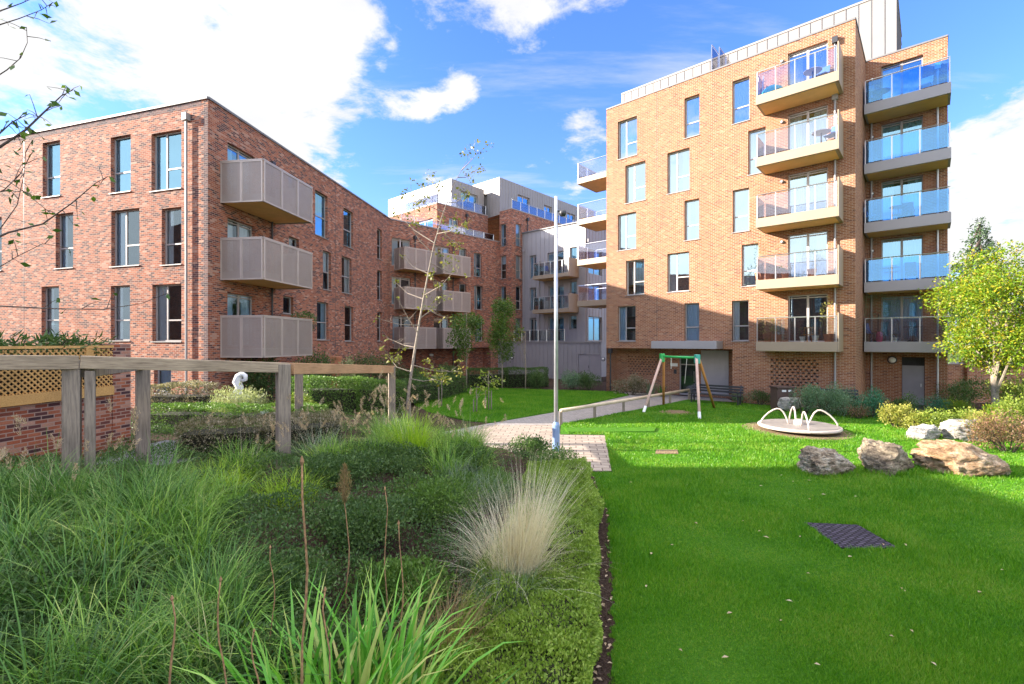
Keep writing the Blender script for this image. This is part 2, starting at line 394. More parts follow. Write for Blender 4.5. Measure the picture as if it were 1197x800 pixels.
def rockmat(name, stops, sc=2.0):
    t = NT(name); tc = t.n('ShaderNodeTexCoord').outputs['Object']
    a = t.noise(sc, 9, tc, 0.68); b = t.noise(sc * 7, 8, tc, 0.7)
    v = t.n('ShaderNodeTexVoronoi', feature='DISTANCE_TO_EDGE'); v.inputs['Scale'].default_value = sc * 2.2; t.l(tc, v.inputs['Vector'])
    col = t.ramp(t.math('ADD', t.math('MULTIPLY', a, 0.65), t.math('MULTIPLY', b, 0.35)), stops)
    mp = t.n('ShaderNodeMapping'); mp.inputs['Scale'].default_value = (1, 1, 3.5); mp.inputs['Rotation'].default_value = (.4, .2, 0); t.l(tc, mp.inputs['Vector'])
    s_ = t.noise(sc * 3, 8, mp.outputs[0], 0.7)
    col = t.mix(0.75, col, t.ramp(s_, [(0.38, (0.30, 0.28, 0.26)), (0.47, (1.0, 0.98, 0.95)), (0.66, (1.6, 1.55, 1.45))]), 'MULTIPLY')
    h = t.math('ADD', t.math('ADD', a, t.math('MULTIPLY', b, 0.6)), t.math('MULTIPLY', s_, 1.1))
    return t.finish(col, 0.9, 0, t.bump(h, 1.0, 0.16), 0.2)
M['rock_grey'] = rockmat('rock_grey', [(0.36, (0.09, 0.07, 0.055)), (0.44, (0.32, 0.25, 0.18)), (0.51, (0.50, 0.42, 0.32)), (0.60, (0.76, 0.71, 0.63))], 2.6)
M['rock_brown'] = rockmat('rock_brown', [(0.34, (0.07, 0.055, 0.045)), (0.44, (0.20, 0.16, 0.12)), (0.53, (0.40, 0.33, 0.24)), (0.63, (0.60, 0.54, 0.44))], 1.9)
M['rock_tan'] = rockmat('rock_tan', [(0.34, (0.16, 0.095, 0.055)), (0.44, (0.40, 0.25, 0.14)), (0.53, (0.56, 0.40, 0.26)), (0.64, (0.70, 0.58, 0.44))], 1.6)
M['rock_white'] = rockmat('rock_white', [(0.3, (0.42, 0.38, 0.34)), (0.5, (0.66, 0.62, 0.57)), (0.7, (0.80, 0.78, 0.74))], 2.2)
def perfmat():
    t = NT('perforated_metal'); uv = t.n('ShaderNodeUVMap').outputs['UV']
    v = t.n('ShaderNodeTexVoronoi', distance='EUCLIDEAN'); v.inputs['Scale'].default_value = 38; v.inputs['Randomness'].default_value = 0.0
    t.l(uv, v.inputs['Vector'])
    hole = t.math('LESS_THAN', v.outputs['Distance'], 0.30)
    nz = t.noise(0.9, 4, uv)
    col = t.ramp(nz, [(0.3, (0.36, 0.305, 0.275)), (0.7, (0.42, 0.36, 0.325))])
    b = t.n('ShaderNodeBsdfPrincipled'); t.l(col, b.inputs['Base Color']); b.inputs['Roughness'].default_value = 0.45; b.inputs['Metallic'].default_value = 0.25
    tr = t.n('ShaderNodeBsdfTransparent')
    mx = t.n('ShaderNodeMixShader'); t.l(hole, mx.inputs[0]); t.l(b.outputs[0], mx.inputs[1]); t.l(tr.outputs[0], mx.inputs[2]); t.l(mx.outputs[0], t.out.inputs[0])
    return t.m
M['perf'] = perfmat()
M['perf_frame'] = simple('bronze_panel_frame', (0.50, 0.43, 0.385), 0.4, 0.3, 0.06, 2)
SKY_STRENGTH, SUN_STRENGTH, EXPOSURE = 0.15, 5.0, 1.85
FILL_CLOUD_BACK, FILL_CLOUD_TOP = 1.4, 1.9  # extra brightness of added clouds, behind and overhead, for fill light
SKYTINT = (0.35, 0.52, 0.90, 1)
CLOUD_A, CLOUD_B = (1.55, 1.58, 1.66, 1), (2.3, 2.27, 2.22, 1)
# ------------------------------------------------------------------ facades
class Wall:
    """a vertical facade plane from its left end to its right end as seen from the courtyard"""
    def __init__(s, pl, pr):
        s.pl, s.pr = Vector((pl[0], pl[1])), Vector((pr[0], pr[1]))
        s.r = (s.pr - s.pl).normalized(); s.L = (s.pr - s.pl).length
        s.n = Vector((s.r.y, -s.r.x)); s.rz = math.atan2(s.r.y, s.r.x); s.open = []
    def off(s, d): return Wall(s.pl + s.n * d, s.pr + s.n * d)
    def u(s, px):
        k = ray(px)
        return (k * s.pl.y - s.pl.x) / (s.r.x - k * s.r.y)
    def p(s, u, out=0.0): return s.pl + s.r * u + s.n * out
    def z(s, px, py): return HC - (py - CY) * s.p(s.u(px)).y / F
    def w3(s, u, out, z):
        q = s.p(u, out); return Vector((q.x, q.y, z))

def wall_mesh(mb, W, u0, u1, z0, z1, depth=0.30, shift=(0, 0, 0), opens=None):
    ops = [o for o in (W.open if opens is None else opens) if o[1] > u0 and o[0] < u1]
    us = sorted({u0, u1} | {min(max(v, u0), u1) for o in ops for v in o[:2]})
    zs = sorted({z0, z1} | {min(max(v, z0), z1) for o in ops for v in o[2:4]})
    def P(u, z, out=0.0):
        q = W.w3(u, out, z); return (q.x - shift[0], q.y - shift[1], q.z - shift[2])
    for a, b in zip(us, us[1:]):
        for c, d in zip(zs, zs[1:]):
            mu, mz = (a + b) / 2, (c + d) / 2
            if any(o[0] < mu < o[1] and o[2] < mz < o[3] for o in ops): continue
            mb.quad(P(a, c), P(b, c), P(b, d), P(a, d))
    for a, b, c, d in ops:
        e = -depth
        mb.quad(P(a, c), P(a, d), P(a, d, e), P(a, c, e)); mb.quad(P(b, d), P(b, c), P(b, c, e), P(b, d, e))
        mb.quad(P(a, d), P(b, d), P(b, d, e), P(a, d, e)); mb.quad(P(b, c), P(a, c), P(a, c, e), P(b, c, e))

def wrect(b, W, u0, z0, u1, z1, kind='n', glass='pane', frame='frame', curtains=None, recess=0.15, sill=True, split=0.36):
    """one window or glazed door set into facade W of building b (b = its Empty)"""
    W.open.append((u0, u1, z0, z1))
    w, h = u1 - u0, z1 - z0; fw = 0.055
    m = MB(); y0, y1 = recess, recess + 0.07
    m.box(0, fw, y0, y1, 0, h); m.box(w - fw, w, y0, y1, 0, h)
    m.box(fw, w - fw, y0, y1, 0, fw); m.box(fw, w - fw, y0, y1, h - fw, h)
    ya, yb = y0 + 0.005, y1 - 0.005
    if kind == 'n':
        m.box(fw, w - fw, ya, yb, h * split, h * split + 0.06)
    elif kind == 'w':
        x = w * 0.40
        m.box(x - 0.035, x + 0.035, ya, yb, fw, h - fw); m.box(x + 0.035, w - fw, ya + .004, yb - .004, h * split, h * split + 0.06)
    elif kind == 'd':
        m.box(w / 2 - 0.05, w / 2 + 0.05, ya, yb, fw, h - fw)
        m.box(fw, w / 2 - .05, ya + .004, yb - .004, h - 0.16, h - .11); m.box(w / 2 + .05, w - fw, ya + .004, yb - .004, h - .16, h - .11)
    q = W.p(u0)
    o = m.build('patio_door' if kind == 'd' else 'window', M[frame], b, (q.x - b.location.x, q.y - b.location.y, z0 - b.location.z), W.rz)
    m = MB(); yp = recess + 0.035
    m.quad((fw * .5, yp, fw * .5), (w - fw * .5, yp, fw * .5), (w - fw * .5, yp, h - fw * .5), (fw * .5, yp, h - fw * .5))
    m.build('pane', M[glass], o)
    yb = recess + 0.75
    m = MB()
    m.quad((-.3, yb, -.05), (w + .3, yb, -.05), (w + .3, yb, h + .2), (-.3, yb, h + .2))
    m.quad((-.3, .305, -.05), (w + .3, .305, -.05), (w + .3, yb, -.05), (-.3, yb, -.05)); m.quad((-.3, .305, h + .2), (w + .3, .305, h + .2), (w + .3, yb, h + .2), (-.3, yb, h + .2))
    m.quad((-.3, .305, -.05), (-.3, yb, -.05), (-.3, yb, h + .2), (-.3, .305, h + .2)); m.quad((w + .3, .305, -.05), (w + .3, yb, -.05), (w + .3, yb, h + .2), (w + .3, .305, h + .2))
    m.build('room', M['room'], o)
    c = curtains if curtains is not None else rnd.choice(['l', 'r', 'lr', 'b', 'l', 'full', 'l'])
    if c:
        m = MB()
        def drape(a, e):
            n = max(4, int((e - a) / 0.03)); pts = []
            for i in range(n + 1):
                x = a + (e - a) * i / n; pts.append((x, recess + 0.11 + 0.022 * math.sin(i * 1.9)))
            for p, q2 in zip(pts, pts[1:]): m.quad((p[0], p[1], .02), (q2[0], q2[1], .02), (q2[0], q2[1], h), (p[0], p[1], h))
        if c == 'full': drape(0.02, w - .02)
        if 'l' in c and c != 'full': drape(0.0, w * rnd.uniform(.28, .42))
        if 'r' in c: drape(w * rnd.uniform(.6, .72), w)
        if c == 'b': m.box(.03, w - .03, recess + .12, recess + .13, h * rnd.uniform(.45, .7), h - .02)
        if c == 'v':
            for i in range(7): m.box(w * .4 + .03 + i * w * .08, w * .4 + .03 + i * w * .08 + .05, recess + .12, recess + .15, .05, h - .05)
        m.build('blind' if c in 'bv' else 'curtain', M[rnd.choice(['curtain', 'curtain', 'curtain_blue'])], o)
    if sill and kind != 'd':
        m = MB(); m.box(-.04, w + .04, -.05, recess, -.035, .0); m.build('sill', M['sill'], o)
    return o
def wpx(b, W, xl, xr, yt, yb, kind='n', **kw):
    xm = (xl + xr) / 2
    return wrect(b, W, W.u(xl), W.z(xm, yb), W.u(xr), W.z(xm, yt), kind, **kw)

def bchild(mb, name, mat, b, **kw):
    return mb.build(name, mat, b, shift=tuple(b.location), **kw)

def seams(mb, W, u0, u1, z0, z1, step=0.45, shift=(0, 0, 0), opens=True, phase=0.0):
    n = int((u1 - u0) / step)
    for i in range(n + 1):
        u = u0 + phase + i * step
        if u > u1: break
        segs = [(z0, z1)]
        if opens:
            for a, b_, c, d in W.open:
                if a - .04 < u < b_ + .04:
                    ns = []
                    for s0, s1 in segs:
                        if d < s0 or c > s1: ns.append((s0, s1)); continue
                        if c > s0: ns.append((s0, c - .03))
                        if d < s1: ns.append((d + .03, s1))
                    segs = ns
        for s0, s1 in segs:
            a = W.w3(u, -0.002, s0) - Vector(shift); t = W.w3(u, -0.002, s1) - Vector(shift)
            mb.bar(a, t, 0.035, 0.06, up=(W.n.x, W.n.y, 0))

def coping(mb, pts, w, z, h=0.10, over=0.04):
    for a, b_ in zip(pts, pts[1:]):
        mb.bar((a[0], a[1], z + h / 2), (b_[0], b_[1], z + h / 2), w, h)

def balcony(b, W, ua, ub, d, ztop, fh=0.42, style='glass', end='r', glass='rail_glass', rh=1.1, fmat='fascia', nposts=None):
    """a projecting balcony of building b on facade W: slab, railing posts and handrail, panels"""
    q = W.p(ua); loc = (q.x - b.location.x, q.y - b.location.y, ztop - b.location.z)
    w = ub - ua
    m = MB(); m.box(0, w, -d, -0.003, -fh, 0); o = m.build('balcony', M[fmat], b, loc, W.rz, bevel=0.012)
    m = MB(); m.box(.10, w - .10, -d + .10, -.05, -fh - .012, -fh + .01); m.build('soffit', M['soffit'], o)
    if style == 'glass':
        n = nposts or max(3, int(w / 1.1)); xs = [0.05 + (w - .10) * i / n for i in range(n + 1)]
        m = MB()
        for i, x in enumerate(xs): m.box(x - .022, x + .022, -d + .03, -d + .06, 0, rh - .02)
        m.tube([(0.03, -d + .045, rh), (w - .03, -d + .045, rh)], .024, 6)
        if 'l' in end or 'g' in end: m.tube([(0.05, -d + .045, rh), (0.05, -.02, rh)], .024, 6)
        m.tube([(w - .05, -d + .045, rh), (w - .05, -.02, rh)], .024, 6)
        m.build('railing', M['steel'], o)
        for a, e in zip(xs, xs[1:]):
            m = MB(); m.box(a + .04, e - .04, -d + .068, -d + .078, .06, rh - .06); m.build('glass_panel', M[glass], o)
        m = MB(); m.box(.045, .055, -d + .12, -.04, .06, rh - .06); m.build('glass_panel', M[glass], o)
        if 'p' in end:
            m = MB(); m.box(w + .003, w + .05, -d, -.003, -fh, rh + .15); m.build('side_panel', M[fmat], o, bevel=.008)
        else:
            m = MB(); m.box(w - .055, w - .045, -d + .12, -.04, .06, rh - .06); m.build('glass_panel', M[glass], o)
    else:
        n = max(3, round(w / 1.15)); z0, z1 = -fh - .04, rh
        def panel(a, e, fixed, axis):
            f = MB(); t = .05
            def bx(m_, p0, p1, za, zb, th):
                if axis == 'x': m_.box(p0, p1, fixed - th, fixed + th, za, zb)
                else: m_.box(fixed - th, fixed + th, p0, p1, za, zb)
            bx(f, a, a + t, z0, z1, .025); bx(f, e - t, e, z0, z1, .025); bx(f, a + t, e - t, z0, z0 + t, .025); bx(f, a + t, e - t, z1 - t, z1, .025)
            fo = f.build('panel_frame', M['perf_frame'], o)
            f = MB(); bx(f, a + t, e - t, z0 + t, z1 - t, .006); f.build('perforated_panel', M['perf'], fo)
        for i in range(n): panel(w * i / n + .006, w * (i + 1) / n - .006, -d - .03, 'x')
        k = 2
        for xx in (-.03, w + .03):
            for i in range(k): panel(-d + d * i / k + .006, -d + d * (i + 1) / k - .006, xx, 'y')
        m = MB(); m.bar((-.03, -d - .03, rh + .025), (w + .03, -d - .03, rh + .025), .06, .04)
        m.bar((-.03, -d, rh + .025), (-.03, 0, rh + .025), .06, .04); m.bar((w + .03, -d, rh + .025), (w + .03, 0, rh + .025), .06, .04)
        m.build('handrail', M['perf_frame'], o)
    return o

def pipe(b, W, px_or_u, z0, z1, u=False, mat='fascia'):
    uu = px_or_u if u else W.u(px_or_u)
    m = MB(); a = W.w3(uu, .10, z0) - b.location; t = W.w3(uu, .10, z1) - b.location
    m.tube([a, t], .045, 8)
    h = W.w3(uu, .11, z1) - b.location
    k = len(m.v); m.bar(h, h + Vector((0, 0, .28)), .22, .2, up=(W.n.x, W.n.y, 0))
    return m.build('downpipe', M[mat], b)

def walls_at_z(px, K): Y = F / K; return (ray(px) * Y, Y)

# plan points (metres, camera at the origin looking along +Y)
ZR = 12.5                                                    # parapet of the four-storey blocks
PL = (-11.75, 18.35)
dl = Vector((-0.9862, 0.3055))
PLL = (PL[0] + dl.x * 24, PL[1] + dl.y * 24)
PR = (-9.35, 36.35)                                          # inner corner of the courtyard
PC = (-1.17, 44.8)
ct, st = 0.661, 0.750
def step(p, a, b_): return (p[0] + a * ct + b_ * st, p[1] + a * st - b_ * ct)      # a: away along the tower's side, b: along its front to the right
PB = step(PC, 0, 1.5); PB2 = step(PB, 1.55, 0); PG = step(PB2, 0, 7.0)
TA = (15.44, 21.35); TB = (5.91, 29.75)
tr = (Vector(TA) - Vector(TB)).normalized(); tn = Vector((tr.y, -tr.x)); tb = -tn
def tstep(p, a, b_): return (p[0] + tb.x * a + tr.x * b_, p[1] + tb.y * a + tr.y * b_)

# ================================================================== the four-storey block on the left
LB = empty('apartment_block', (PL[0], PL[1], 0), 'long four-storey red brick apartment block on the left with perforated bronze balconies at its corner', 'building')
WF = Wall(PLL, PL); WR = Wall(PL, PR)
for xl, xr, yt, yb, k, c in [(49.7, 70.3, 165.6, 230, 'n', 'full'), (129.4, 152.8, 159, 225, 'n', 'full'), (177, 212, 154, 222, 'w', 'l'),
        (65, 85.5, 249.5, 313.5, 'n', 'l'), (130, 163, 245, 311, 'w', 'l'), (189, 212, 243, 309.5, 'n', 'lr'),
        (48.5, 69, 335, 397.5, 'n', 'l'), (129.5, 152, 334, 398.3, 'n', 'l'), (178, 212, 332.5, 399.3, 'w', 'l'), (180, 200, 424, 460, 'x', 'full'),
        (-30, -8, 172, 236, 'n', 'l'), (-22, 2, 255, 317, 'n', 'l'), (-32, -8, 337, 398, 'n', 'b')]:
    wpx(LB, WF, xl, xr, yt, yb, k, curtains=c, glass='pane_blue' if yt < 240 and yt > 100 and yb < 240 else 'pane')
for xl, xr, yt, yb, k, c in [(345 + 23.5, 383, 226, 277, 'n', 'full'), (401.5, 413, 246, 289, 'n', 'l'), (441, 446.5, 268, 303.5, 'n', ''),
        (377.5, 387, 294, 339, 'n', 'b'), (399.5, 411, 301, 343, 'n', 'lr'), (441, 446.5, 316.5, 351, 'n', ''),
        (370.5, 384, 353.5, 397.5, 'n', 'lr'), (403, 413, 358.5, 399, 'n', 'l'), (441, 446.5, 365, 399, 'n', ''),
        (337.5, 349.5, 278, 298, 'x', ''), (331, 343, 347, 367, 'x', ''), (337, 349, 205, 226, 'x', '')]:
    wpx(LB, WR, xl, xr, yt, yb, k, curtains=c, glass='pane_blue' if yt < 250 else 'pane', split=.45)
for zt, yt in ((9.08, 0), (6.0, 0), (2.92, 0)):
    u0, u1 = WR.u(266), WR.u(298)
    wrect(LB, WR, u0, zt, u1, zt + 2.2, 'd', glass='pane_blue' if zt > 8 else 'pane', curtains='lr')
bk = Vector((PLL[0], PLL[1])) - WF.n * 14
inner = Vector(PR) - WR.n * 14
m = MB(); sh = tuple(LB.location)
wall_mesh(m, WF, 0, WF.L, -.3, ZR, shift=sh); wall_mesh(m, WR, 0, WR.L, -.3, ZR, shift=sh)
WK = Wall((PR[0] - 11, PR[1] + 1), PLL); wall_mesh(m, WK, 0, WK.L, -.3, ZR, shift=sh, opens=[])
m.add([Vector((p[0], p[1], ZR - .25)) - LB.location for p in (PLL, PL, PR, (PR[0] - 11, PR[1] + 1))], [(0, 1, 2, 3)])
m.build('wall', M['brick_red'], LB)
m = MB()
for W, a, b_ in ((WF, 0, WF.L), (WR, 0.0, WR.L)):
    p, q = W.p(a, -.13), W.p(b_, -.13)
    m.bar((p.x - sh[0], p.y - sh[1], ZR + .045), (q.x - sh[0], q.y - sh[1], ZR + .045), .36, .09 if W is WF else .085)
m.build('coping', M['coping'], LB)
m = MB()                                                     # toothed strip of dark bricks at the corner
for i in range(int((ZR - .5) / .15)):
    z = .2 + i * .15; e = .22 if i % 2 else .34
    p, q = WF.w3(WF.L - e, .0035, z) - LB.location, WF.w3(WF.L - .0, .0035, z) - LB.location
    m.quad(p, q, q + Vector((0, 0, .15)), p + Vector((0, 0, .15)))
m.build('corner_strip', M['brick_dark'], LB)
m = MB()
p, q = WF.w3(0, .0035, ZR - .23) - LB.location, WF.w3(WF.L - .34, .0035, ZR - .23) - LB.location
m.quad(p, q, q + Vector((0, 0, .22)), p + Vector((0, 0, .22))); m.build('soldier_course', M['brick_dark'], LB)
def joint(b, W, px, z0, z1):
    m = MB(); u = W.u(px); p, q = W.w3(u, .001, z0) - b.location, W.w3(u, .001, z1) - b.location; m.bar(p, q, .022, .006, up=(W.n.x, W.n.y, 0)); return m.build('movement_joint', M['dark_metal'], b)
joint(LB, WF, 28, 0, ZR - .25); joint(LB, WR, 392, 0, ZR - .02)
pipe(LB, WF, 220.5, .3, 11.75, mat='sill')
pipe(LB, WR, 316, .3, 11.2, mat='dark_metal')
for zt in (9.0, 5.92, 2.82): balcony(LB, WR, WR.u(258.5), WR.off(1.83).u(364), 1.83, zt, .30, 'perf', rh=1.3, fmat='perf_frame')

# ================================================================== the stepped corner block
CB = empty('apartment_block', (PC[0], PC[1], 0), 'stepped red brick corner block behind the young trees with white penthouses', 'building')
sh = tuple(CB.location)
W1 = Wall(PR, PC)
for yt, yb, xs in ((276, 312, (458, 480)), (286, 312, (508, 526)), (321, 358, (458, 480)), (328, 360, (506, 524)), (367, 408, (459, 481)), (371, 408, (507, 525))):
    zt = {276: 9.0, 286: 9.0, 321: 6.0, 328: 6.0, 367: 2.95, 371: 2.95}[yt]
    wrect(CB, W1, W1.u(xs[0]), zt, W1.u(xs[1]), zt + 2.15, 'd', frame='frame_light', curtains=rnd.choice(['l', 'lr', '']))
for xl, xr, yt, yb, k in [(537, 545.5, 291, 303, 'x'), (537, 545, 332, 344, 'x'), (554, 563, 296, 323.5, 'w'), (554.5, 564, 334, 362, 'w'), (555.5, 564.5, 372, 399, 'w')]:
    wpx(CB, W1, xl, xr, yt, yb, k, curtains='l')
W2 = Wall(PC, PB); W3 = Wall(PB, PB2)
for yt, yb in ((262, 288), (299, 326), (335, 362)):
    wpx(CB, W2, 584.8, 591.5, yt, yb, 'n', curtains='b' if yt == 299 else 'l'); wpx(CB, W3, 603, 609.5, yt, yb, 'n', curtains='full' if yt < 320 else 'l', frame='frame_light')
wpx(CB, W3, 603, 609.5, 372, 399, 'n', curtains='full')
PG2 = step(PB, 14, 0)
WU = Wall(PB, PG2)                                            # upper storey runs on behind the grey block's roof
ZU = 15.4
m = MB()
wall_mesh(m, W1, 0, W1.L, 2.6, ZR, shift=sh)
wall_mesh(m, W2, 0, W2.L, -.2, ZU, shift=sh)
W3u = Wall(PB, PG2); W3u.open = W3.open
wall_mesh(m, W3u, 0, W3u.L, -.2, ZU, shift=sh)
P5 = step(PR, 2.1 * 0 + 1, -1.95); C3 = step(PC, -6.0, -1.95)
# set-back fifth storey
c3 = (-6.63, 42.0); W5 = Wall(c3, (PC[0] - 1.46 + .4 * ct, PC[1] + 1.29 + .4 * st)); W5l = Wall(step(c3, 0, -9), c3)
wrect(CB, W5l, W5l.u(485), ZR - .3, W5l.u(506), ZR + 1.7, 'd', curtains='l', frame='frame_light', glass='pane_blue')
wrect(CB, W5, W5.u(525), ZR - .3, W5.u(536), ZR + 1.9, 'd', curtains='l', frame='frame_light')
wall_mesh(m, W5, 0, W5.L, ZR - .4, ZU, shift=sh); wall_mesh(m, W5l, 0, W5l.L, ZR - .4, ZU, shift=sh)
def flat(mb, pts, z, sh): mb.add([(p[0] - sh[0], p[1] - sh[1], z - sh[2]) for p in pts], [tuple(range(len(pts)))])
flat(m, [PR, PC, step(PC, 0, -12), step(PR, 0, -12)], ZR - .25, sh)
flat(m, [W5l.pl, c3, (W5.pr.x, W5.pr.y), PB, PG2, step(PG2, 0, -12)], ZU - .2, sh)
m.build('wall', M['brick_red'], CB)
# recessed ground floor under the first-floor balconies
WG0 = Wall(W1.p(0, -1.0), W1.p(W1.L, -1.0))
m = MB(); wall_mesh(m, WG0, 0, WG0.L, -.2, 2.6, shift=sh); flat(m, [W1.pl, W1.pr, WG0.pr, WG0.pl], 2.6, sh)
for u in (6.9, 10.6):
    a, b_ = W1.p(u, 0), W1.p(u + 1.1, -.95)
    m.add([Vector((*W1.p(uu, oo), zz)) - CB.location for uu, oo in ((u, 0), (u + 1.1, 0), (u + 1.1, -1.0), (u, -1.0)) for zz in (-.2, 2.598)], [(0, 2, 3, 1), (2, 4, 5, 3), (6, 0, 1, 7)])
m.build('ground_floor_wall', M['brick_red'], CB)
m = MB()
for W, a, b_ in ((W1, 0, W1.L),):
    p, q = W.p(a, -.13), W.p(b_ - .01, -.13); m.bar((p.x - sh[0], p.y - sh[1], ZR + .045), (q.x - sh[0], q.y - sh[1], ZR + .045), .34, .09)
for W in (W5, W5l, W2, W3u):
    p, q = W.p(0, -.13), W.p(W.L, -.13); m.bar((p.x - sh[0], p.y - sh[1], ZU + .04), (q.x - sh[0], q.y - sh[1], ZU + .04), .32, .075 + .004 * (W is W5) + .007 * (W is W2))
m.build('coping', M['sill'], CB)
for zt in (8.95, 5.95, 2.92):
    o1 = W1.off(1.45)
    balcony(CB, W1, o1.u(473.5), o1.u(509.5), 1.45, zt, .30, 'perf', rh=1.28, fmat='perf_frame')
    balcony(CB, W1, o1.u(518.5), o1.u(549.5), 1.45, zt, .30, 'perf', rh=1.28, fmat='perf_frame')
for px in (484.5, 529): pipe(CB, W1, px, .3, 11.3, mat='dark_metal')
pipe(CB, W5, 545, ZR, 14.8, mat='dark_metal'); pipe(CB, W3u, W3u.u(616), 13.3, 14.7, u=True, mat='dark_metal')
# penthouses
ZP = 18.15
b1 = (-5.6, 43.7); b2 = (ray(584) * 46.2, 46.2); ZP2 = 19.15
B1r = Wall(b1, step(b1, 4.3, 0)); B1l = Wall(step(b1, 0, -10), b1)
B2r = Wall(b2, step(b2, 15.5, 0)); B2l = Wall(step(b2, 0, -4.2), b2)
wrect(CB, B1r, 1.2, ZU - .1, 3.4, ZU + 1.95, 'd', glass='pane_blue', frame='frame_light', curtains='')
for xl, xr, yt, yb in ((605, 619, 229.5, 243), (636, 645, 241, 250.5), (663, 672, 250, 259)):
    wpx(CB, B2r, xl, xr, yt, yb, 'd', glass='pane_blue', frame='frame_light', curtains='l')
m = MB(); zs = ZU - .25
for W in (B1r, B1l, B2r, B2l): wall_mesh(m, W, 0, W.L, zs, ZP2 if W in (B2r, B2l) else ZP, shift=sh)
Bc = Wall(B1r.pr, B2l.pl); wall_mesh(m, Bc, 0, Bc.L, zs, ZP - .4, shift=sh, opens=[])
flat(m, [B1l.pl, b1, B1r.pr, step(B1r.pr, 0, -10)], ZP, sh); flat(m, [B2l.pl, b2, B2r.pr, step(B2r.pr, 0, -4.2)], ZP2, sh); flat(m, [B1r.pr, B2l.pl, step(B2l.pl, 9, 0), step(B1r.pr, 9, 0)], ZP - .4, sh)
m.build('penthouse_wall', M['metal_light'], CB)
m = MB()
for W in (B1r, B1l, B2r, B2l): seams(m, W, .1, W.L, zs, ZP - .02 if W in (B1r, B1l) else ZP2 - .02, .42, sh)
m.build('standing_seam', M['metal_clad'], CB)
def balustrade(b, pts, z, h=.95, step_=1.3, mat='rail_glass'):
    post = MB()
    root = None; sh = b.location
    for a, c in zip(pts, pts[1:]):
        a, c = Vector((a[0], a[1], z)) - sh, Vector((c[0], c[1], z)) - sh
        n = max(1, round((c - a).length / step_))
        for i in range(n + 1):
            p = a.lerp(c, i / n); post.box(p.x - .02, p.x + .02, p.y - .02, p.y + .02, p.z, p.z + h)
        post.tube([a + Vector((0, 0, h)), c + Vector((0, 0, h))], .02, 6)
    root = post.build('terrace_railing', M['steel'], b)
    for a, c in zip(pts, pts[1:]):
        a, c = Vector((a[0], a[1], z)) - sh, Vector((c[0], c[1], z)) - sh
        g_ = MB(); g_.bar(a + Vector((0, 0, h * .5)), c + Vector((0, 0, h * .5)), .012, h * .86); g_.build('glass_panel', M[mat], root)
balustrade(CB, [W5l.p(4, -.3), W5l.p(W5l.L - .3, -.3), W5.p(W5.L * .0 + .3, -.3), W5.p(W5.L, -.3)], ZU + .08)
balustrade(CB, [W3u.p(.4, -.3), W3u.p(13, -.3)], ZU + .08)
balustrade(CB, [W1.p(1.2, -.3), W1.p(W1.L - .5, -.3)], ZR + .09, h=.6)
m = MB(); q = WG0.p(3.2, .03) ; m.lathe([(.03, -.1), (.16, -.09), (.19, 0), (.16, .09), (.03, .1)], (0, 0, 0), 14)
q = WG0.p(WG0.u(502.5), .2)
m.build('globe_lamp', M['white'], CB, (q.x - sh[0], q.y - sh[1], 2.0), smooth=True)

# ================================================================== grey metal-clad block
GB = empty('apartment_block', (PG[0], PG[1], 0), 'grey metal-clad block with a plain clad base, left of the tower', 'building')
sh = tuple(GB.location); WG = Wall(PB2, PG); WGr = Wall(PG, step(PG, 5.5, 0)); ZG = 13.35
for xl, xr, zt, k in [(619, 627, 9.0, 'd'), (619, 627, 6.0, 'd'), (619, 627, 3.2, 'd'), (640, 659, 9.0, 'd'), (641, 659, 6.0, 'd'), (641, 659, 3.2, 'd')]:
    wrect(GB, WG, WG.u(xl), zt, WG.u(xr), zt + 2.15, k, curtains=rnd.choice(['l', 'lr', '']), glass='pane_blue')
for xl, xr, yt, yb in [(666, 674.5, 289, 303), (666, 674, 329, 344), (665.5, 674, 369, 385)]:
    wpx(GB, WG, xl, xr, yt, yb, 'x', curtains='l', glass='pane_blue')
for zt in (9.0, 6.0, 3.2): wrect(GB, WGr, WGr.u(688), zt, WGr.u(704), zt + 2.1, 'd', curtains='full', glass='pane_blue')
m = MB(); wall_mesh(m, WG, 0, WG.L, -.2, ZG, shift=sh); wall_mesh(m, WGr, 0, WGr.L, -.2, ZG, shift=sh)
flat(m, [WG.pl, PG, WGr.pr, step(PB2, 5.5, 0)], ZG, sh); m.build('wall', M['metal_clad'], GB)
m = MB(); seams(m, WG, .15, WG.L, 3.1, ZG, .5, sh); seams(m, WGr, .2, WGr.L, 3.1, ZG, .5, sh); m.build('standing_seam', M['metal_clad'], GB)
m = MB(); p, q = WG.p(-.0, .02), WG.p(WG.L + .03, .02); m.bar((p.x - sh[0], p.y - sh[1], ZG + .05), (q.x - sh[0], q.y - sh[1], ZG + .05), .2, .1)
p, q = WGr.p(.14, .02), WGr.p(WGr.L, .02); m.bar((p.x - sh[0], p.y - sh[1], ZG + .048), (q.x - sh[0], q.y - sh[1], ZG + .048), .2, .094); m.build('coping', M['coping'], GB)
WP = Wall(WG.p(-2.2, 1.75), WG.p(9.6, 1.75))                  # plain clad base with the terrace on top
dpx = (WP.u(676), WP.u(702)); WP.open = [(dpx[0], dpx[1], -.1, WP.z(689, 414.5))]
m = MB(); wall_mesh(m, WP, 0, WP.L, -.2, 3.08, .12, sh); flat(m, [WP.pl, WP.pr, WP.p(WP.L, -1.74), WP.p(0, -1.74)], 3.08, sh); m.build('base_wall', M['metal_clad'], GB)
m = MB(); seams(m, WP, .2, WP.L, -.1, 3.0, .42, sh); m.build('standing_seam', M['metal_clad'], GB)
m = MB(); p, q = WP.p(-.02, .0), WP.p(WP.L, .0); m.bar((p.x - sh[0], p.y - sh[1], 3.10), (q.x - sh[0], q.y - sh[1], 3.10), .16, .1); m.build('ledge', M['sill'], GB)
m = MB()
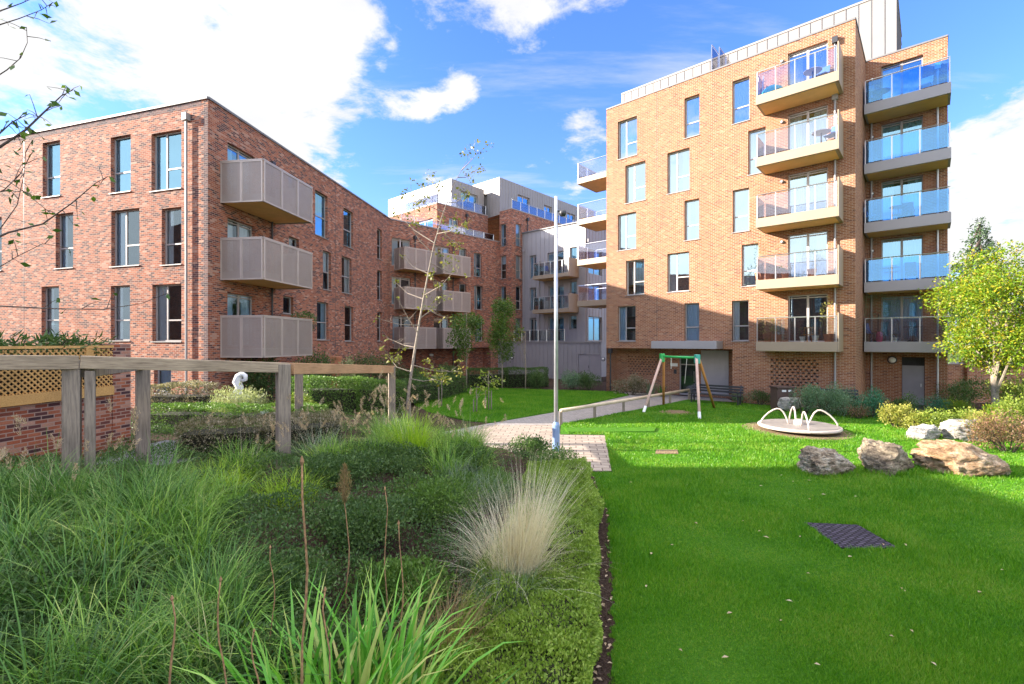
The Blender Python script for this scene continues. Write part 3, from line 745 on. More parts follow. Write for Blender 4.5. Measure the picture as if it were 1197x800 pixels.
uo = (dpx[0] + .02, (dpx[0] + dpx[1]) / 2 - .012, (dpx[0] + dpx[1]) / 2 + .012, dpx[1] - .02); zt = WP.open[0][3] - .02
for a, b_ in ((uo[0], uo[1]), (uo[2], uo[3])):
    p, q = WP.p(a, -.08), WP.p(b_, -.08); m.bar((p.x - sh[0], p.y - sh[1], zt / 2), (q.x - sh[0], q.y - sh[1], zt / 2), .04, zt)
dd = m.build('double_door', M['mail'], GB)
m = MB(); p = WP.w3(uo[1] - .08, -.03, 1.0) - GB.location; m.bar(p, p + Vector((0, 0, .22)), .03, .03); m.build('handle', M['dark_metal'], dd)
def bulkhead(b, W, u, z, s=.16):
    m = MB(); m.lathe([(s, 0), (s, .05), (s * .8, .06)], (0, 0, 0), 18)
    o = m.build('wall_lamp', M['dark_metal'], b); m = MB(); m.lathe([(s * .74, .055), (s * .68, .10), (s * .4, .13), (.01, .14)], (0, 0, 0), 18); l = m.build('lamp_glass', M['white'], o, smooth=True)
    o.location = W.w3(u, .003, z) - b.location
    o.rotation_euler = Vector((W.n.x, W.n.y, 0)).to_track_quat('Z', 'Y').to_euler()
bulkhead(GB, WP, WP.u(705.5), WP.z(705, 420)); bulkhead(GB, WP, WP.u(599), WP.z(599, 418))
for zt in (8.95, 5.95):
    o1 = WG.off(1.5); balcony(GB, WG, o1.u(622.5), o1.u(664.5), 1.5, zt, .32, 'glass', 'p', 'rail_dim', nposts=6)
balustrade(GB, [WP.p(2.6, -.1), WP.p(8.2, -.1)], 3.16, 1.0, .9, 'rail_dim')
for px in (613, 631, 686): pipe(GB, WG if px < 680 else WGr, px, 3.2, 10.2 if px == 631 else 11.6, mat='metal_clad')
# ================================================================== the tower
TW = empty('apartment_tower', (TA[0], TA[1], 0), 'tall buff brick apartment tower on the right with stacked glass balconies and a metal penthouse', 'building')
sh = tuple(TW.location)
WT = Wall(TB, TA); ZT = 17.62; FL = [3.11, 6.05, 9.0, 11.92, 14.88]
for xl, xr, yt, yb, k, c in [(722, 744.5, 139, 184, 'w', 'full'), (800, 817.5, 112.5, 160, 'n', 'full'), (856, 876, 92, 143, 'n', 'full'),
        (731, 754.5, 191, 236, 'w', 'l'), (780, 806, 176, 224.5, 'w', 'lr'), (874.5, 895, 151, 203, 'n', 'full'),
        (722, 743.6, 249.5, 292, 'w', 'full'), (800, 817.3, 233.6, 280.5, 'n', 'lr'), (856.5, 875.7, 221, 271, 'n', 'full'),
        (731.6, 753, 304, 344.8, 'w', 'v'), (780, 805.5, 295.5, 341, 'w', 'l'), (867, 886.5, 285.5, 334.5, 'n', 'full'),
        (722, 743, 358, 399, 'w', 'l'), (800, 817.3, 354.5, 399.3, 'n', 'full'), (855.5, 875.2, 351.5, 398.7, 'n', 'l')]:
    wpx(TW, WT, xl, xr, yt, yb, k, curtains=c, frame='frame_light' if yt < 340 else 'frame', glass='pane_cloud_tint' if yt < 350 else 'pane', recess=.17)
for i, z in enumerate(FL):
    wrect(TW, WT, WT.u(921), z, WT.u(967.5), z + 2.25, 'd', curtains=['', 'lr', 'l', 'lr', 'lr'][i], frame='frame_light', glass='pane' if i == 0 else 'pane_cloud_tint')
# ground floor set back under the overhang on the left
uo1 = WT.u(856); zo = 2.72
WT0 = Wall(WT.p(-0.0, -1.3), WT.p(uo1, -1.3))
m = MB(); wall_mesh(m, WT, 0, uo1, zo, ZT, shift=sh); 
Wm = Wall(WT.pl, WT.pr); Wm.open = WT.open
# pierced brick panel under the balcony
PV = (WT.u(901), WT.u(957)); pz = (0.75, 2.25)
def pierced(W, u0, u1, z0, z1, mat='brick_tower', name='pierced_brick_panel'):
    m = MB(); rows = round((z1 - z0) / .15)
    for r in range(rows):
        z = z0 + r * .15
        p, q = W.p(u0, -.05), W.p(u1, -.05)
        m.bar((p.x - sh[0], p.y - sh[1], z + .0375), (q.x - sh[0], q.y - sh[1], z + .0375), .098, .075)
        u = u0 + (.11 if r % 2 else 0)
        while u < u1 - .02:
            a, b_ = u, min(u + .115, u1)
            p, q = W.p(a, -.05), W.p(b_, -.05); m.bar((p.x - sh[0], p.y - sh[1], z + .1125), (q.x - sh[0], q.y - sh[1], z + .1125), .096, .0755)
            u += .225
    o = m.build(name, M[mat], TW)
    m = MB(); p, q = W.p(u0, -.34), W.p(u1, -.34); m.bar((p.x - sh[0], p.y - sh[1], (z0 + z1) / 2), (q.x - sh[0], q.y - sh[1], (z0 + z1) / 2), .04, z1 - z0); m.build('void_backing', M['room'], o)
Wm2 = Wall(WT.pl, WT.pr); Wm2.open = WT.open + [(PV[0], PV[1], pz[0], pz[1])]
wall_mesh(m, Wm2, uo1, WT.L, -.2, ZT, shift=sh)
# entrance recess
dU = (WT0.u(794), WT0.u(814)); WT0.open = [(dU[0], dU[1], -.05, 2.35)]
PV0 = (WT0.u(734), WT0.u(772)); WT0.open.append((PV0[0], PV0[1], 1.0, 2.2))
wall_mesh(m, WT0, 0, WT0.L, -.2, zo, shift=sh); flat(m, [WT.pl, WT.p(uo1), WT0.pr, WT0.pl], zo, sh)
Wj = Wall(WT0.pr, WT.p(uo1)); wall_mesh(m, Wj, 0, Wj.L, -.2, zo, shift=sh)
# side return and the right wing
SR = tstep(TA, 4.5, 0); WS = Wall(TA, SR); wall_mesh(m, WS, 0, WS.L, -.2, ZT, shift=sh)
WWr = Wall(SR, tstep(SR, 0, 3.15))
for i, z in enumerate(FL):
    wrect(TW, WWr, WWr.u(1030), z, WWr.u(1079), z + 2.3, 'd', curtains=['full', 'full', 'lr', 'full', 'full'][i], glass='pane_blue', frame='frame')
gu = (WWr.u(1054), WWr.u(1081)); WWr.open.append((gu[0], gu[1], -.1, 2.35))
ZW = 17.68
wall_mesh(m, WWr, 0, WWr.L, -.2, ZW, shift=sh)
WE = Wall(WWr.pr, tstep(WWr.pr, 9, 0)); wall_mesh(m, WE, 0, WE.L, -.2, ZW, shift=sh, opens=[])
bl = tstep(TB, 11, 0); Wlft = Wall(bl, TB); wall_mesh(m, Wlft, 0, Wlft.L, -.2, ZT, shift=sh, opens=[])
Wbk = Wall(tstep(WWr.pr, 9, 0), bl); wall_mesh(m, Wbk, 0, Wbk.L, -.2, ZT - .3, shift=sh, opens=[])
flat(m, [TB, TA, tstep(TA, 11, 0), bl], ZT - .2, sh); flat(m, [SR, WWr.pr, tstep(WWr.pr, 9, 0), tstep(SR, 9, 0)], ZW - .2, sh)
m.build('wall', M['brick_tower'], TW)
pierced(WT, PV[0], PV[1], *pz); pierced(WT0, PV0[0], PV0[1], 1.0, 2.2)
m = MB()
for W in (WT, WS, WWr, WE):
    zz = ZT if W in (WT, WS) else ZW
    p, q = W.p(0.002, -.12), W.p(W.L - .002, -.12); m.bar((p.x - sh[0], p.y - sh[1], zz + .04), (q.x - sh[0], q.y - sh[1], zz + .04), .30, .08 + .005 * (W in (WS, WE)))
m.build('coping', M['coping'], TW)
# movement joint and string line at the first floor
pipe(TW, WT, 714.5, .1, zo - .3, mat='dark_metal'); pipe(TW, WT, WT.u(976.5), .2, 14.2, u=True, mat='metal_clad'); pipe(TW, WT, WT.u(976.5), 15.2, 16.8, u=True, mat='dark_metal')
pipe(TW, WWr, WWr.u(1096), .2, 16.2, u=True, mat='galv'); pipe(TW, WWr, .25, .2, 16.0, u=True, mat='metal_clad')
o1 = WT.off(1.45); ua, ub = o1.u(883.5), o1.u(979)
for i, z in enumerate(FL): balcony(TW, WT, ua, ub, 1.45, z, .44, 'glass', 'p', 'rail_glass' if i else 'rail_dim', nposts=4, rh=1.12)
for i, z in enumerate(FL): balcony(TW, WWr, .06, WWr.off(1.5).u(1112), 1.5, z, .50, 'glass', 'g', 'rail_sky_tint' if i else 'rail_dim', nposts=3, fmat='metal_clad', rh=1.15)
# balconies on the far left side: slabs project from the side wall
for i, z in enumerate(FL[1:]):
    Wlb = Wall(tstep(TB, 5.2, 0), tstep(TB, 2.6, 0))
    balcony(TW, Wlb, 0, Wlb.L, 3.9, z, .40, 'glass', 'g', 'rail_glass', rh=1.1, nposts=2)
# rooftop parapet wall of the wing, seen sunlit behind
Wrp = Wall(tstep(SR, 4.0, .3), tstep(SR, 4.0, 3.1))
# metal penthouse
_w = Wall(tstep(TB, 4.9, 0), tstep(TA, 4.9, 0)); pn0 = _w.p(_w.u(726.5)); pn1 = _w.p(_w.u(1048)); WPH = Wall(pn0, pn1); WPHr = Wall(pn1, tstep(pn1, 5.0, 0))
ZPH = WPH.z(735, 108)
m = MB(); wall_mesh(m, WPH, 0, WPH.L, ZT - .3, ZPH, shift=sh); wall_mesh(m, WPHr, 0, WPHr.L, ZT - .3, ZPH, shift=sh)
Wpl = Wall(tstep(pn0, 6, 0), pn0); wall_mesh(m, Wpl, 0, Wpl.L, ZT - .3, ZPH, shift=sh); flat(m, [pn0, pn1, tstep(pn1, 6, 0), tstep(pn0, 6, 0)], ZPH, sh)
m.build('penthouse_wall', M['metal_light'], TW)
m = MB(); seams(m, WPH, .2, WPH.L, ZT - .2, ZPH - .02, .55, sh); seams(m, WPHr, .2, WPHr.L, ZT - .2, ZPH - .02, .55, sh); m.build('standing_seam', M['coping'], TW)
m = MB()
for W in (WPH, WPHr):
    p, q = W.p(0, -.05), W.p(W.L, -.05); m.bar((p.x - sh[0], p.y - sh[1], ZPH + .05), (q.x - sh[0], q.y - sh[1], ZPH + .05), .18, .10 + .005 * (W is WPH))
m.build('penthouse_trim', M['sill'], TW)
p_ = WPH.p(.0, .5); balustrade(TW, [WPH.p(.15, 1.6), WPH.p(.15, .1)], ZT + .1, 1.05)
balustrade(TW, [WT.p(WT.u(829), -.4), WT.p(WT.u(829), -2.6)], ZT + .1, 1.6); balustrade(TW, [WT.p(WT.u(838), -.4), WT.p(WT.u(838), -2.6)], ZT + .1, 1.3)
joint(TW, WT, 768, zo + .02, ZT - .02)
# entrance: canopy, glazed door, letterboxes
m = MB(); cu = (WT.u(770), WT.u(845)); p = WT.w3(cu[0], .0, 0); w = cu[1] - cu[0]
m.box(0, w, -1.0, .0, 0, .42); m.build('entrance_canopy', M['metal_clad'], TW, (p.x - sh[0], p.y - sh[1], 2.74), WT.rz, bevel=.01)
m = MB(); w = dU[1] - dU[0]; h = 2.35
m.box(0, .06, .05, .12, 0, h); m.box(w - .06, w, .05, .12, 0, h); m.box(.06, w - .06, .05, .12, h - .08, h); m.box(.06, w - .06, .05, .12, 1.75, 1.81); m.box(.06, w - .06, .05, .12, 0, .1)
p = WT0.p(dU[0]); do = m.build('entrance_door', M['frame'], TW, (p.x - sh[0], p.y - sh[1], 0), WT0.rz)
m = MB(); m.quad((.03, .08, .05), (w - .03, .08, .05), (w - .03, .08, h - .04), (.03, .08, h - .04)); m.build('pane', M['pane'], do)
m = MB(); m.box(-.3, w + .3, .9, .92, -.05, h + .1); m.build('lobby', M['room'], do)
m = MB(); m.tube([(w - .14, .02, .8), (w - .14, .02, 1.4)], .018, 6); m.build('handle', M['steel'], do)
mb_ = MB(); mu = (WT0.u(820), WT0.u(852)); p = WT0.p(mu[0], .004); w = mu[1] - mu[0]
mb_.box(0, w, -.06, 0, .2, 2.62); pm = mb_.build('letterbox_panel', M['mail'], TW, (p.x - sh[0], p.y - sh[1], 0), WT0.rz)
m = MB()
for i in range(4):
    for j in range(7):
        x, z = .12 + i * (w - .24) / 4, .75 + j * .2
        m.box(x + .01, x + (w - .24) / 4 - .01, -.072, -.06, z + .01, z + .19)
m.build('letterbox_doors', M['mail'], pm)
m = MB(); p = WT0.w3(WT0.u(788), .01, 1.75) - TW.location; m.box(-.22, .22, -.02, 0, -.09, .09); m.build('wall_plaque', M['white'], TW, p, WT0.rz)
m = MB(); p = WT0.w3(WT0.u(789.5), .01, 1.35) - TW.location; m.box(-.08, .08, -.03, 0, -.13, .13); m.build('intercom', M['dark_metal'], TW, p, WT0.rz)
# ground-floor gate of the wing
p = WWr.p(gu[0]); w = gu[1] - gu[0]
m = MB(); m.box(.04, w - .04, .05, .09, .02, 1.86); m.box(.02, w - .02, .04, .10, 1.86, 1.93); m.box(.02, .06, .04, .10, 0, 1.86); m.box(w - .06, w - .02, .035, .105, 0, 1.86)
gt = m.build('grey_gate', M['door_grey'], TW, (p.x - sh[0], p.y - sh[1], 0), WWr.rz)
m = MB()
for i in range(9): x = .06 + i * (w - .12) / 8; m.box(x - .012, x + .012, .05, .075, 1.93, 2.34)
m.build('gate_bars', M['dark_metal'], gt)
m = MB(); m.box(-.1, w + .1, .5, .52, -.1, 2.4); m.build('store_interior', M['room'], gt)
m = MB(); m.box(w - .16, w - .12, .01, .05, .9, 1.05); m.build('handle', M['steel'], gt)
bulkhead(TW, WWr, WWr.u(1043), WWr.z(1043, 421), .2)
for i in range(1, 5): bulkhead(TW, WWr, WWr.u(1019.5), FL[i] + 1.75, .09)
for i in (1, 2, 3, 4): bulkhead(TW, WT, WT.u(914.5), FL[i] + 1.95, .08)

# ================================================================== block out of view on the left, whose shade falls on the garden
SB = empty('apartment_block', (-30, 12.1, 0), 'flat-roofed red brick block standing just outside the picture on the left', 'building')
sh = tuple(SB.location); HB = 11.7
s0 = (-22.3, 12.15)
WB1 = Wall((-22.3, -45), s0); WB2 = Wall(s0, (-36, 12.45)); 
for z in (1.0, 4.0, 7.0):
    for k in range(7): wrect(SB, WB1, 22 + k * 4.6, z, 23.2 + k * 4.6, z + 2.0, 'n')
m = MB(); wall_mesh(m, WB1, 0, WB1.L, -.2, HB, shift=sh)
q = [(-22.3, -45), s0, (-36, 12.45), (-36, -45)]
for a, b_ in ((1, 2), (2, 3), (3, 0)):
    A, B = q[a], q[b_]
    m.quad((A[0] - sh[0], A[1] - sh[1], -.2), (B[0] - sh[0], B[1] - sh[1], -.2), (B[0] - sh[0], B[1] - sh[1], HB), (A[0] - sh[0], A[1] - sh[1], HB))
flat(m, q, HB, sh); m.build('wall', M['brick_red'], SB)

# ================================================================== boundary wall at the far right
BW = empty('boundary_wall', (22.5, 24.6, 0), 'low sunlit brick boundary wall behind the yellow tree, right of the tower', 'wall')
sh = tuple(BW.location); a = (21.3, 24.6); b_ = (40, 23.3)
WBW = Wall(a, b_); m = MB(); wall_mesh(m, WBW, 0, WBW.L, -.2, 1.95, shift=sh); WBb = WBW.off(-.3); wall_mesh(m, WBb, 0, WBb.L, -.2, 1.95, shift=sh)
m.build('wall', M['brick_tower'], BW)
m = MB(); p, q = WBW.p(-.1, -.15), WBW.p(WBW.L, -.15); m.bar((p.x - sh[0], p.y - sh[1], 2.0), (q.x - sh[0], q.y - sh[1], 2.0), .4, .1); m.build('coping', M['sill'], BW)
m = MB()
for k in range(5):
    u = 2.2 + k * 3.4; p = WBW.w3(u, -.03, -.2) - BW.location; t = WBW.w3(u, -.03, 2.12) - BW.location; m.bar(p, t, .44, .5, up=(WBW.n.x, WBW.n.y, 0))
m.build('pier', M['brick_tower'], BW)
# ================================================================== ground
XBY = [0, 4.3, 6, 8.6, 10.9, 11.6, 13.6, 15.5, 18.3, 22, 30, 45]
XBX = [.3, .78, 1.15, 1.62, 1.75, 1.6, .2, -1.6, -2.6, -3.5, -4.2, -4.2]
def Xb(y): return np.interp(y, XBY, XBX)
def hbed(x, y):
    d = Xb(y) - x
    h = .86 * smooth(0.0, 4.6, d) * (1 - .28 * smooth(7.0, 10.5, y))
    h = h * (1 - .65 * smooth(14.5, 24, y))
    return np.where(d < 0, 0.0, np.maximum(h, 0))
def hb(x, y): return float(hbed(np.array(x), np.array(y)))

m = MB(); m.quad((-400, -300, -.12), (400, -300, -.12), (400, 700, -.12), (-400, 700, -.12))
tag(m.build('ground', M['far_ground'], None), kind='structure')
def sheet(name, pts, z, mat, th=None):
    m = MB()
    if th: m.prism(pts, z - th, z)
    else: m.add([(p[0], p[1], z) for p in pts], [tuple(range(len(pts)))])
    return tag(m.build(name, mat), kind='structure')
sheet('courtyard_ground', [(-40, 5), (45, 5), (45, 75), (-40, 75)], -.02, M['mulch'])
def G2(*pts): return [tuple(g(*p))[:2] for p in pts]
# main lawn follows the curved edge of the bed
ys = [-4, 0, 2] + [2.3 + .12 * i for i in range(74)] + [11.3]
lw = [(float(Xb(y)) + .13 + rnd.gauss(0, .018), y) for y in ys] + [(2.43, 11.35), (3.13, 15.85), (1.62, 15.95), (1.84, 17.9), (9.6, 25.75), (13.0, 23.0), (16.2, 20.4), (17.5, 19.2), (24, 17.0), (30, 12), (30, -4)]
sheet('lawn', lw, 0.0, M['lawn'])
sheet('far_lawn', G2((575, 494.5), (644.5, 482.5), (690, 472), (735, 462.5), (722, 459), (640, 456.5), (560, 454), (528, 457), (500, 466), (484, 474), (500, 482), (545, 492)), 0.03, M['lawn'], .12)
sheet('paved_path', [(-3.0, 14.0), (-2.5, 16.2), (-.74, 18.3), (1.74, 20.9), (6.47, 27.2), (7.0, 29.5), (11.8, 26.0), (11.6, 24.6), (9.62, 25.72), (1.82, 17.85), (1.62, 16.6), (.2, 13.4)], -.006, M['path'])
sheet('paver_strip', [(1.62, 16.6), (1.62, 15.9), (3.09, 15.8), (2.39, 11.4), (.6, 11.4), (-1.8, 14.4), (-1.2, 17.7), (1.72, 17.75)], 0.0, M['paver'])
sheet('bed_path', G2((380, 492), (404, 480), (440, 466), (484, 449), (490, 455), (450, 474), (425, 492)), .02, M['path'])
# raised planting bed as one height field
xs = np.linspace(-26, 2.2, 150); ysg = np.concatenate([np.linspace(-3, 16, 130), np.linspace(16.2, 34, 50)])
X, Y = np.meshgrid(xs, ysg); rng = np.random.default_rng(3)
Z = hbed(X, Y); dd_ = Xb(Y) - X; Z = np.where(dd_ > 0, Z + rng.normal(0, .010, Z.shape) * np.clip(dd_ * 3, 0, 1), np.where(dd_ > -.4, 0, -.06)) - .008
V = np.stack([X, Y, Z], -1).reshape(-1, 3); nx = len(xs); ny = len(ysg)
ii = (np.arange(ny - 1)[:, None] * nx + np.arange(nx - 1)[None]).reshape(-1)
Q = np.stack([ii, ii + 1, ii + nx + 1, ii + nx], 1)
tag(np_obj('planting_bed', V, Q, M['mulch'], smooth=True), kind='structure')
# little raised turf kerb between path and paver patch
m = MB(); m.prism([(1.84, 17.0), (5.2, 17.05), (4.9, 16.3), (1.9, 16.2)], -.05, .045); tag(m.build('turf_step', M['lawn'], bevel=.02), kind='structure')
m = MB(); c = g(935, 503); m.lathe([(1.75, -.02), (1.7, .012), (.02, .013)], (c.x - .15, c.y, 0), 40); tag(m.build('worn_soil_patch', M['soil']), kind='structure')
m = MB(); c = g(797, 482); m.lathe([(.9, -.02), (.7, .008), (.02, .009)], (c.x - .2, c.y, 0), 26); tag(m.build('worn_soil_patch', M['soil']), kind='structure')
m = MB(); p = [g(940, 612), g(1003, 615), g(1050, 642), g(984, 642)]
m.prism([(q.x, q.y) for q in reversed(p)], -.03, .022); tag(m.build('rubber_mat', M['mat'], bevel=.006), 'dark purple-grey rubber mat of small tiles lying in the foreground lawn', 'mat')
m = MB(); m.prism([tuple(g(*q))[:2] for q in ((766, 531), (793, 531), (792, 526.5), (767, 526.5))], -.03, .018); tag(m.build('stone_slab', M['soil'], bevel=.004), 'small flat tan slab set into the sunlit lawn', 'slab')
m = MB(); m.prism([(-9.2, 8.6), (-6.9, 8.9), (-6.2, 11.4), (-8.6, 11.8)], .2, hb(-7.6, 10.3) + .04); tag(m.build('gravel_strip', M['gravel']), kind='structure')

# lawn blades: dense near the camera, thinner far away
rng = np.random.default_rng(11)
def inlawn(x, y):
    ok = (x > Xb(y) + .12 + .05 * np.sin(y * 31) * np.sin(y * 13)) & (x < 24)
    ok &= ~((y > 11.3) & (y < 15.9) & (x < 2.36 + (y - 11.4) * .159 + .03))
    ok &= ~((y > 15.85) & (x < 1.86)) & ~((y > 17.85) & (x < 1.84 + (y - 17.9) * .995 + .05)) & ~((y > 16.1) & (y < 17.1) & (x < 5.3))
    ok &= (y < 25.6 - np.clip(x - 9.6, 0, 99) * .80)
    for cx_, cy_, r_ in ((g(935, 503).x - .15, g(935, 503).y, 1.62), (g(797, 482).x - .2, g(797, 482).y, .5)):
        ok &= (x - cx_) ** 2 + (y - cy_) ** 2 > (r_ * rng.uniform(.8, 1.08, x.shape)) ** 2
    # mat
    for poly in (p, [g(*q) for q in ((766, 531), (793, 531), (792, 526.5), (767, 526.5))]):
        ins = np.ones_like(ok); n = len(poly); sg = None
        for i in range(n):
            A, B = poly[i], poly[(i + 1) % n]
            cr = (B.x - A.x) * (y - A.y) - (B.y - A.y) * (x - A.x)
            s0 = np.sign((B.x - A.x) * (poly[(i + 2) % n].y - A.y) - (B.y - A.y) * (poly[(i + 2) % n].x - A.x))
            ins &= cr * s0 > -.015
        ok &= ~ins
    return ok
NB = 620000
yy = 3.6 * np.exp(rng.uniform(0, math.log(24 / 3.6), NB)); xx = rng.uniform(-.2, 1.12, NB) * yy
y2 = 1.5 * np.exp(rng.uniform(0, math.log(24 / 1.5), 260000)); x2 = rng.uniform(0, 1, 260000) * (1.4 * y2 + 5); k2 = (x2 > 1.12 * y2) | (y2 < 3.6); yy = np.concatenate([yy, y2[k2]]); xx = np.concatenate([xx, x2[k2]])
k = inlawn(xx, yy); xx, yy = xx[k], yy[k]; n = len(xx)
sc = np.clip(yy / 5.5, .75, 3.6)
ext = [rng.normal(0, .05, 0)] * 2
RB = [(ray(964) * 11.3, 11.3, .62, .46), (ray(1031) * 11.4, 11.4, .62, .5), (ray(1124) * 11.4, 11.4, .92, .64)]
n0 = n
for bx_, by_, rx_, ry_ in RB:
    t_ = rng.uniform(0, 6.28, 1100); r_s = rng.normal(1.06, .09, 1100); xx = np.concatenate([xx, bx_ + rx_ * r_s * np.cos(t_)]); yy = np.concatenate([yy, by_ + ry_ * r_s * np.sin(t_)])
n = len(xx); sc = np.clip(yy / 5.5, .75, 3.6); tall = np.where(np.arange(n) >= n0, 2.2, 1.0)
hgt = tall * rng.uniform(.026, .068, n) * (0.7 + .45 * np.sin(xx * 1.3 + np.sin(yy * .9)) * np.sin(yy * 1.1)) * np.clip(sc, .8, 1.6); wd = rng.uniform(.0026, .0056, n) * sc
ph = rng.uniform(0, 2 * np.pi, n); ln = rng.uniform(.1, .9, n); la = rng.uniform(0, 2 * np.pi, n)
V = np.zeros((n, 3, 3)); V[:, 0, 0] = xx - np.cos(ph) * wd; V[:, 0, 1] = yy - np.sin(ph) * wd; V[:, 1, 0] = xx + np.cos(ph) * wd; V[:, 1, 1] = yy + np.sin(ph) * wd
V[:, 2, 0] = xx + np.cos(la) * ln * hgt; V[:, 2, 1] = yy + np.sin(la) * ln * hgt; V[:, 2, 2] = hgt
tag(np_obj('lawn_grass', V.reshape(-1, 3), np.arange(n * 3).reshape(-1, 3), M['lawn_blade']), 'short mown green grass of the lawn', 'grass', kind='stuff')
fl = G2((575, 494.5), (644.5, 482.5), (690, 472), (735, 462.5), (722, 459), (640, 456.5), (560, 454), (528, 457), (500, 466), (484, 474), (500, 482), (545, 492))
def inside(px_, py_, poly):
    r_ = np.zeros(px_.shape, bool); n_ = len(poly)
    for i in range(n_):
        (x0, y0), (x1, y1) = poly[i], poly[(i + 1) % n_]
        c_ = ((y0 > py_) != (y1 > py_)) & (px_ < (x1 - x0) * (py_ - y0) / (y1 - y0 + 1e-12) + x0); r_ ^= c_
    return r_
fx = rng.uniform(-6, 8, 160000); fy = rng.uniform(18, 33, 160000); k = inside(fx, fy, fl); fx, fy = fx[k], fy[k]; n = len(fx)
fh = rng.uniform(.04, .09, n); fw_ = rng.uniform(.006, .012, n); fa = rng.uniform(0, 6.28, n); fb = rng.uniform(0, 6.28, n); V = np.zeros((n, 3, 3))
V[:, 0] = np.stack([fx - np.cos(fa) * fw_, fy - np.sin(fa) * fw_, np.full(n, .03)], 1); V[:, 1] = np.stack([fx + np.cos(fa) * fw_, fy + np.sin(fa) * fw_, np.full(n, .03)], 1); V[:, 2] = np.stack([fx + np.cos(fb) * fh * .5, fy + np.sin(fb) * fh * .5, .03 + fh], 1)
tag(np_obj('far_lawn_grass', V.reshape(-1, 3), np.arange(n * 3).reshape(-1, 3), M['lawn_blade']), 'short mown grass of the far lawn under the young trees', 'grass', kind='stuff')
# fallen leaves on the lawn
m = MB()
for i in range(60):
    y = 4.5 + 13 * rnd.random() ** 1.2; x = rnd.uniform(float(Xb(np.array(y))) + .3, y * 1.05); a = rnd.uniform(0, 6.3); s = rnd.uniform(.02, .045); z = rnd.uniform(.03, .05)
    c_, s_ = math.cos(a) * s, math.sin(a) * s
    m.quad((x - c_, y - s_, z), (x + s_ * .5, y - c_ * .5, z + .012), (x + c_, y + s_, z + .004), (x - s_ * .5, y + c_ * .5, z + .01))
for i in range(110):
    y = 3.6 + 7.5 * rnd.random(); x = float(Xb(np.array(y))) + rnd.uniform(-.18, .12); a = rnd.uniform(0, 6.3); s = rnd.uniform(.015, .04); z = rnd.uniform(.02, .05)
    c_, s_ = math.cos(a) * s, math.sin(a) * s
    m.quad((x - c_, y - s_, z), (x + s_ * .5, y - c_ * .5, z + .012), (x + c_, y + s_, z + .004), (x - s_ * .5, y + c_ * .5, z + .01))
tag(m.build('fallen_leaves', M['seed']), 'scattered dry fallen leaves on the lawn and the mulch edge', 'leaves', kind='stuff')

# ================================================================== furniture of the garden
def thing_mesh(mb, name, mat, label, cat, group=None, **kw): return tag(mb.build(name, mat, None, **kw), label, cat, group)
# lamp post
lp = g(650, 527); e = empty('lamp_post', lp, 'tall slim galvanised lamp post with a blue painted base beside the paved patch', 'lamp post')
m = MB(); m.tube([(0, 0, .72), (0, 0, 7.25)], [.058, .05], 14); m.build('pole', M['galv'], e, smooth=True)
m = MB(); m.lathe([(.105, -.05), (.105, .74), (.075, .80), (.058, .82)], (0, 0, 0), 16); o = m.build('base', M['blue_paint'], e, smooth=False)
m = MB(); m.box(-.05, .05, -.115, -.104, .25, .6); m.build('access_door', M['blue_paint'], o)
m = MB(); m.tube([(0, 0, 6.85), (.12, -.02, 6.82)], .025, 6); m.lathe([(.02, .06), (.09, .04), (.11, -.03), (.07, -.11), (.01, -.13)], (.19, -.02, 6.8), 14); m.build('camera_dome', M['dark_metal'], e, smooth=True)
# swing frame
a1, a2, b1_, b2_ = g(752.4, 482), g(775.6, 473.5), g(817.7, 490), g(835, 477)
lt = at(774, 415, (a1.y + a2.y) / 2 + .05); rt = at(815, 415, (b1_.y + b2_.y) / 2 - .2); zt = 2.42
lt.z = rt.z = zt
e = empty('swing_frame', ((lt + rt) / 2) * 1 - Vector((0, 0, zt)), 'timber swing frame with a green top beam standing in the shaded lawn', 'swing')
sh = e.location
def leg(a, t, mat, white):
    m = MB(); d = (t - a).normalized(); m.tube([a - sh - d * .05, t - sh], .058, 10); o = m.build('leg', M[mat], e, smooth=True)
    if white: m = MB(); m.tube([a - sh + d * .0, a - sh + d * .30], .064, 10); m.build('foot_sleeve', M['white'], o)
leg(a1, lt, 'swing_lit_pink', True); leg(a2, lt + Vector((.1, .06, 0)), 'swing_orange', False); leg(b1_, rt + Vector((-.05, -.05, 0)), 'swing_lit_pink', True); leg(b2_, rt + Vector((.08, .05, 0)), 'swing_orange', False)
m = MB(); m.tube([lt - sh - (rt - lt) * .02, rt - sh + (rt - lt) * .02], .055, 12); m.build('top_beam', M['green_paint'], e, smooth=True)
for q in (lt, rt):
    m = MB(); c = q - sh; m.bar(c + Vector((0, 0, .14)), c - Vector((.0, 0, .26)), .2, .26); m.build('joint_cap', M['teal_paint' if q is rt else 'green_paint'], e, bevel=.03)
for i, px in enumerate((784.5, 803)):
    t_ = (ray(px) * lt.y - lt.x) / ((rt.x - lt.x) - ray(px) * (rt.y - lt.y)); c = lt.lerp(rt, t_) - sh
    m = MB()
    if i == 0: m.tube([c, c + Vector((0, 0, -.55))], .02, 5); 
    else: m.tube([c, c + Vector((-.10, 0, -1.15))], .014, 5)
    m.build('chain', M['steel'], e)
